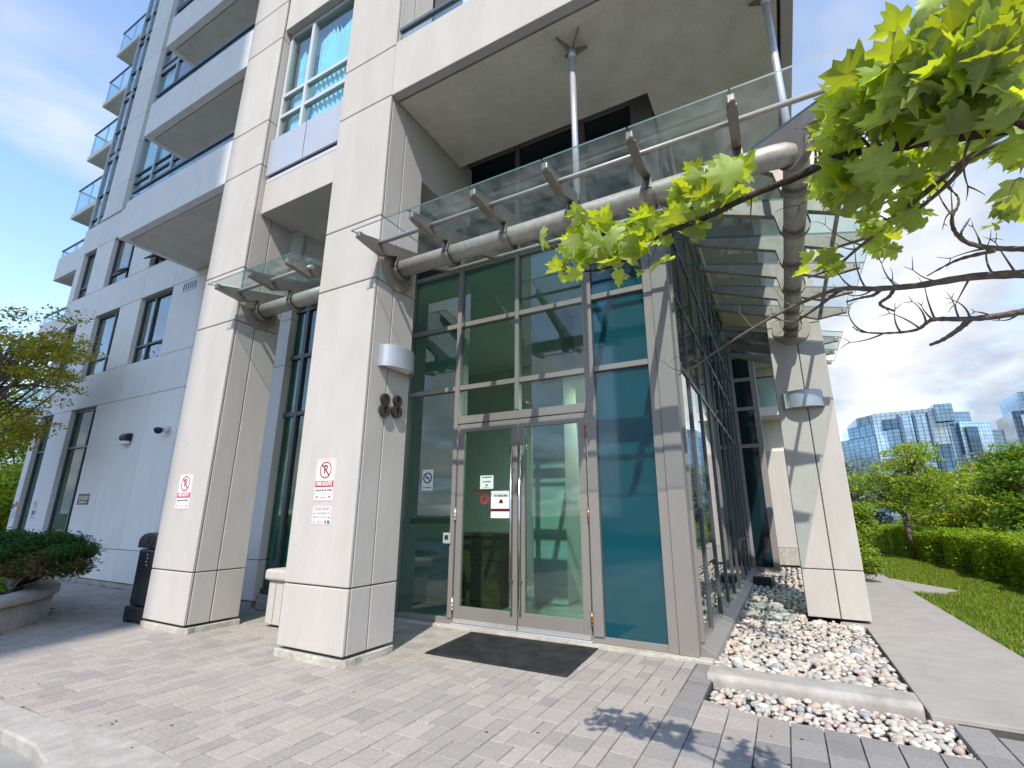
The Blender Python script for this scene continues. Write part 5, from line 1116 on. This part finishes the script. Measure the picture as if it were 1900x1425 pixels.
for (cpx, spd, d, n, sz) in clus:
    for i in range(int(n*1.75)):
        px = cpx[0]+gl.gauss(0, 1)*spd[0]*.64; py = cpx[1]+gl.gauss(0, 1)*spd[1]*.64
        p = PD(px, py, d+gl.uniform(-.13, .13))
        tip = (-_r*gl.uniform(.35, 1.0)+_u*gl.uniform(-.55, .45)+_f*gl.uniform(-.5, .5)).normalized()
        if gl.random() < .25: tip = (-_r*gl.uniform(-.4, .5)-_u*gl.uniform(.5, 1.0)+_f*gl.uniform(-.5, .5)).normalized()
        nrm = Vector((gl.gauss(0, .6), gl.gauss(.25, .6), gl.gauss(.75, .5)))
        nrm = (nrm-tip*nrm.dot(tip)).normalized(); sx_ = tip.cross(nrm); s_ = sz*.82*gl.uniform(.55, 1.2)
        m4 = Matrix(((sx_.x*s_, tip.x*s_, nrm.x*s_, p.x-3.4), (sx_.y*s_, tip.y*s_, nrm.y*s_, p.y-.3), (sx_.z*s_, tip.z*s_, nrm.z*s_, p.z), (0, 0, 0, 1))) @ Matrix.Translation((0, -.45, 0))
        cand.append((-s_/(p-CAM).length if vis(p) else 0, lm[gl.randrange(12)], m4))
cand.sort(key=lambda q: q[0])
lv, lf, acc = [], [], 0
for i, (sc_, me, m4) in enumerate(cand):
    if i < 300: o = link('leaf', me, MT); o.matrix_local = m4
    else:
        v = np.array([m4 @ v_.co for v_ in me.vertices]); f = np.array([p_.vertices for p_ in me.polygons]); lv.append(v); lf.append(f+acc); acc += len(v)
tag(npmesh('leaves', np.concatenate(lv), np.concatenate(lf), 'maple', MT, smooth=True), kind='stuff')
# ================================================================== FAR BUILDINGS
OB = thing('office_building', 'stepped blue mirror-glass office block rising beyond the trees', 'office building', (80, 410, 0))
def pr(name, mat, pts, z0, z1): return MB().prism(pts, 'z', z0, z1).build(name, mat, OB)
pr('main_block', 'office_pale', [(60, 400), (96, 394), (96, 450), (60, 450)], -1, 69.5)
pr('left_wing', 'office', [(59.9, 401), (59.9, 450), (40, 450), (43, 428)], -1, 55.5); pr('left_wing', 'office', [(59.95, 400.6), (59.95, 450), (46, 450), (47, 420)], 55.5, 63.5); pr('left_wing', 'office', [(59.97, 400.4), (59.97, 450), (50, 450), (52, 411)], 63.5, 69.0)
pr('roof_block', 'office', [(91, 391), (100, 391), (102, 440), (91, 440)], 60, 71.2)
pr('right_wing', 'office', [(96.1, 393), (109, 397), (109, 445), (96.1, 445)], -1, 66); pr('right_wing', 'office_pale', [(101, 390), (117, 396), (117, 440), (101, 440)], -1, 59); pr('right_wing', 'office', [(115, 396.5), (124, 402), (124, 440), (115, 440)], -1, 54)
for (a, b, z) in ((66, 72, 58), (73.5, 79.5, 66), (81, 86.5, 66)): pr('bay', 'office_pale' if a > 70 else 'office', [(a, 396.5), (b, 394.5), (b, 400), (a, 400)], -1, z)
for (a, z0, z1) in ((72.4, -1, 67), (80.0, -1, 67), (87.2, -1, 67)): pr('recess_strip', 'office_dark', [(a, 394.2), (a+.9, 394.0), (a+.9, 398), (a, 398)], z0, z1)
pr('sloped_hood', 'office_dark', [(64, 396), (72, 394), (72, 399), (64, 399)], 58.1, 64); pr('dark_bay', 'office_dark', [(103.5, 389), (109.5, 391.5), (109.5, 395), (103.5, 394)], -1, 55.5); pr('dark_bay', 'office_dark', [(88.5, 392), (95, 390.8), (95, 395), (88.5, 395)], -1, 46)
m = MB()
for (x_, z_) in ((64, 3), (66, 2.2), (67, 2.6)): m.tube([(x_, 420, 69.5), (x_, 420, 69.5+z_)], .35, 6)
m.build('roof_plant', 'black', OB)
OT = thing('glass_tower', 'dark blue glass tower cut off by the right edge', 'office building', (140, 420, 0)); MB().prism([(129.5, 402), (150, 398), (150, 440), (133, 440)], 'z', -1, 65).build('main_block', 'office_dark', OT); MB().prism([(132.5, 399.5), (139, 398), (139, 402), (132.5, 402)], 'z', -1, 62).build('bay', 'office_pale', OT); MB().prism([(135.5, 405), (160, 401), (160, 440), (137, 440)], 'z', 65, 77).build('upper_block', 'office', OT)
# neighbouring tower behind the viewpoint, whose shadow lies over the left half of the plaza
ED = -7.50+(SUN.x/-SUN.y)*(3.68+32.0)
NB = thing('neighbour_tower', 'tall pale apartment block across the drive shading the left of the plaza', 'building', (ED-9, -40, 0))
MB().box(ED-17, ED, -48, -32, -.1, 66).build('wall', 'wallpanel_shade_lift', NB)
for z in range(3, 65, 3):
    m = MB()
    for k_ in range(5): m.box(ED-16+k_*3.1, ED-14+k_*3.1, -32.01, -31.97, z, z+1.7)
    m.build('window_band', 'winglass', NB)
# dark specks of litter on the paving
g = random.Random(44); m = MB()
for i in range(46):
    a, b = g.uniform(-8, 0.6), g.uniform(1.9, 5.4); r_ = g.uniform(.006, .016); n = 6; ph = g.uniform(0, 6)
    if -4.9 < a < -3.7 and 3.5 < b < 4.5 or -7.6 < a < -6.4 and b > 3.5 or a > -.8 and b > 4.2: continue
    m.add([(a+r_*math.cos(ph+k_*1.047)*g.uniform(.5, 1.3), b+r_*.7*math.sin(ph+k_*1.047)*g.uniform(.5, 1.3), .0035) for k_ in range(n)]+[(a, b, .007)], [(k_, (k_+1) % n, n) for k_ in range(n)])
o = m.build('litter', 'soil'); tag(o, 'scattered dark specks of leaf litter on the paving', 'litter', kind='stuff')
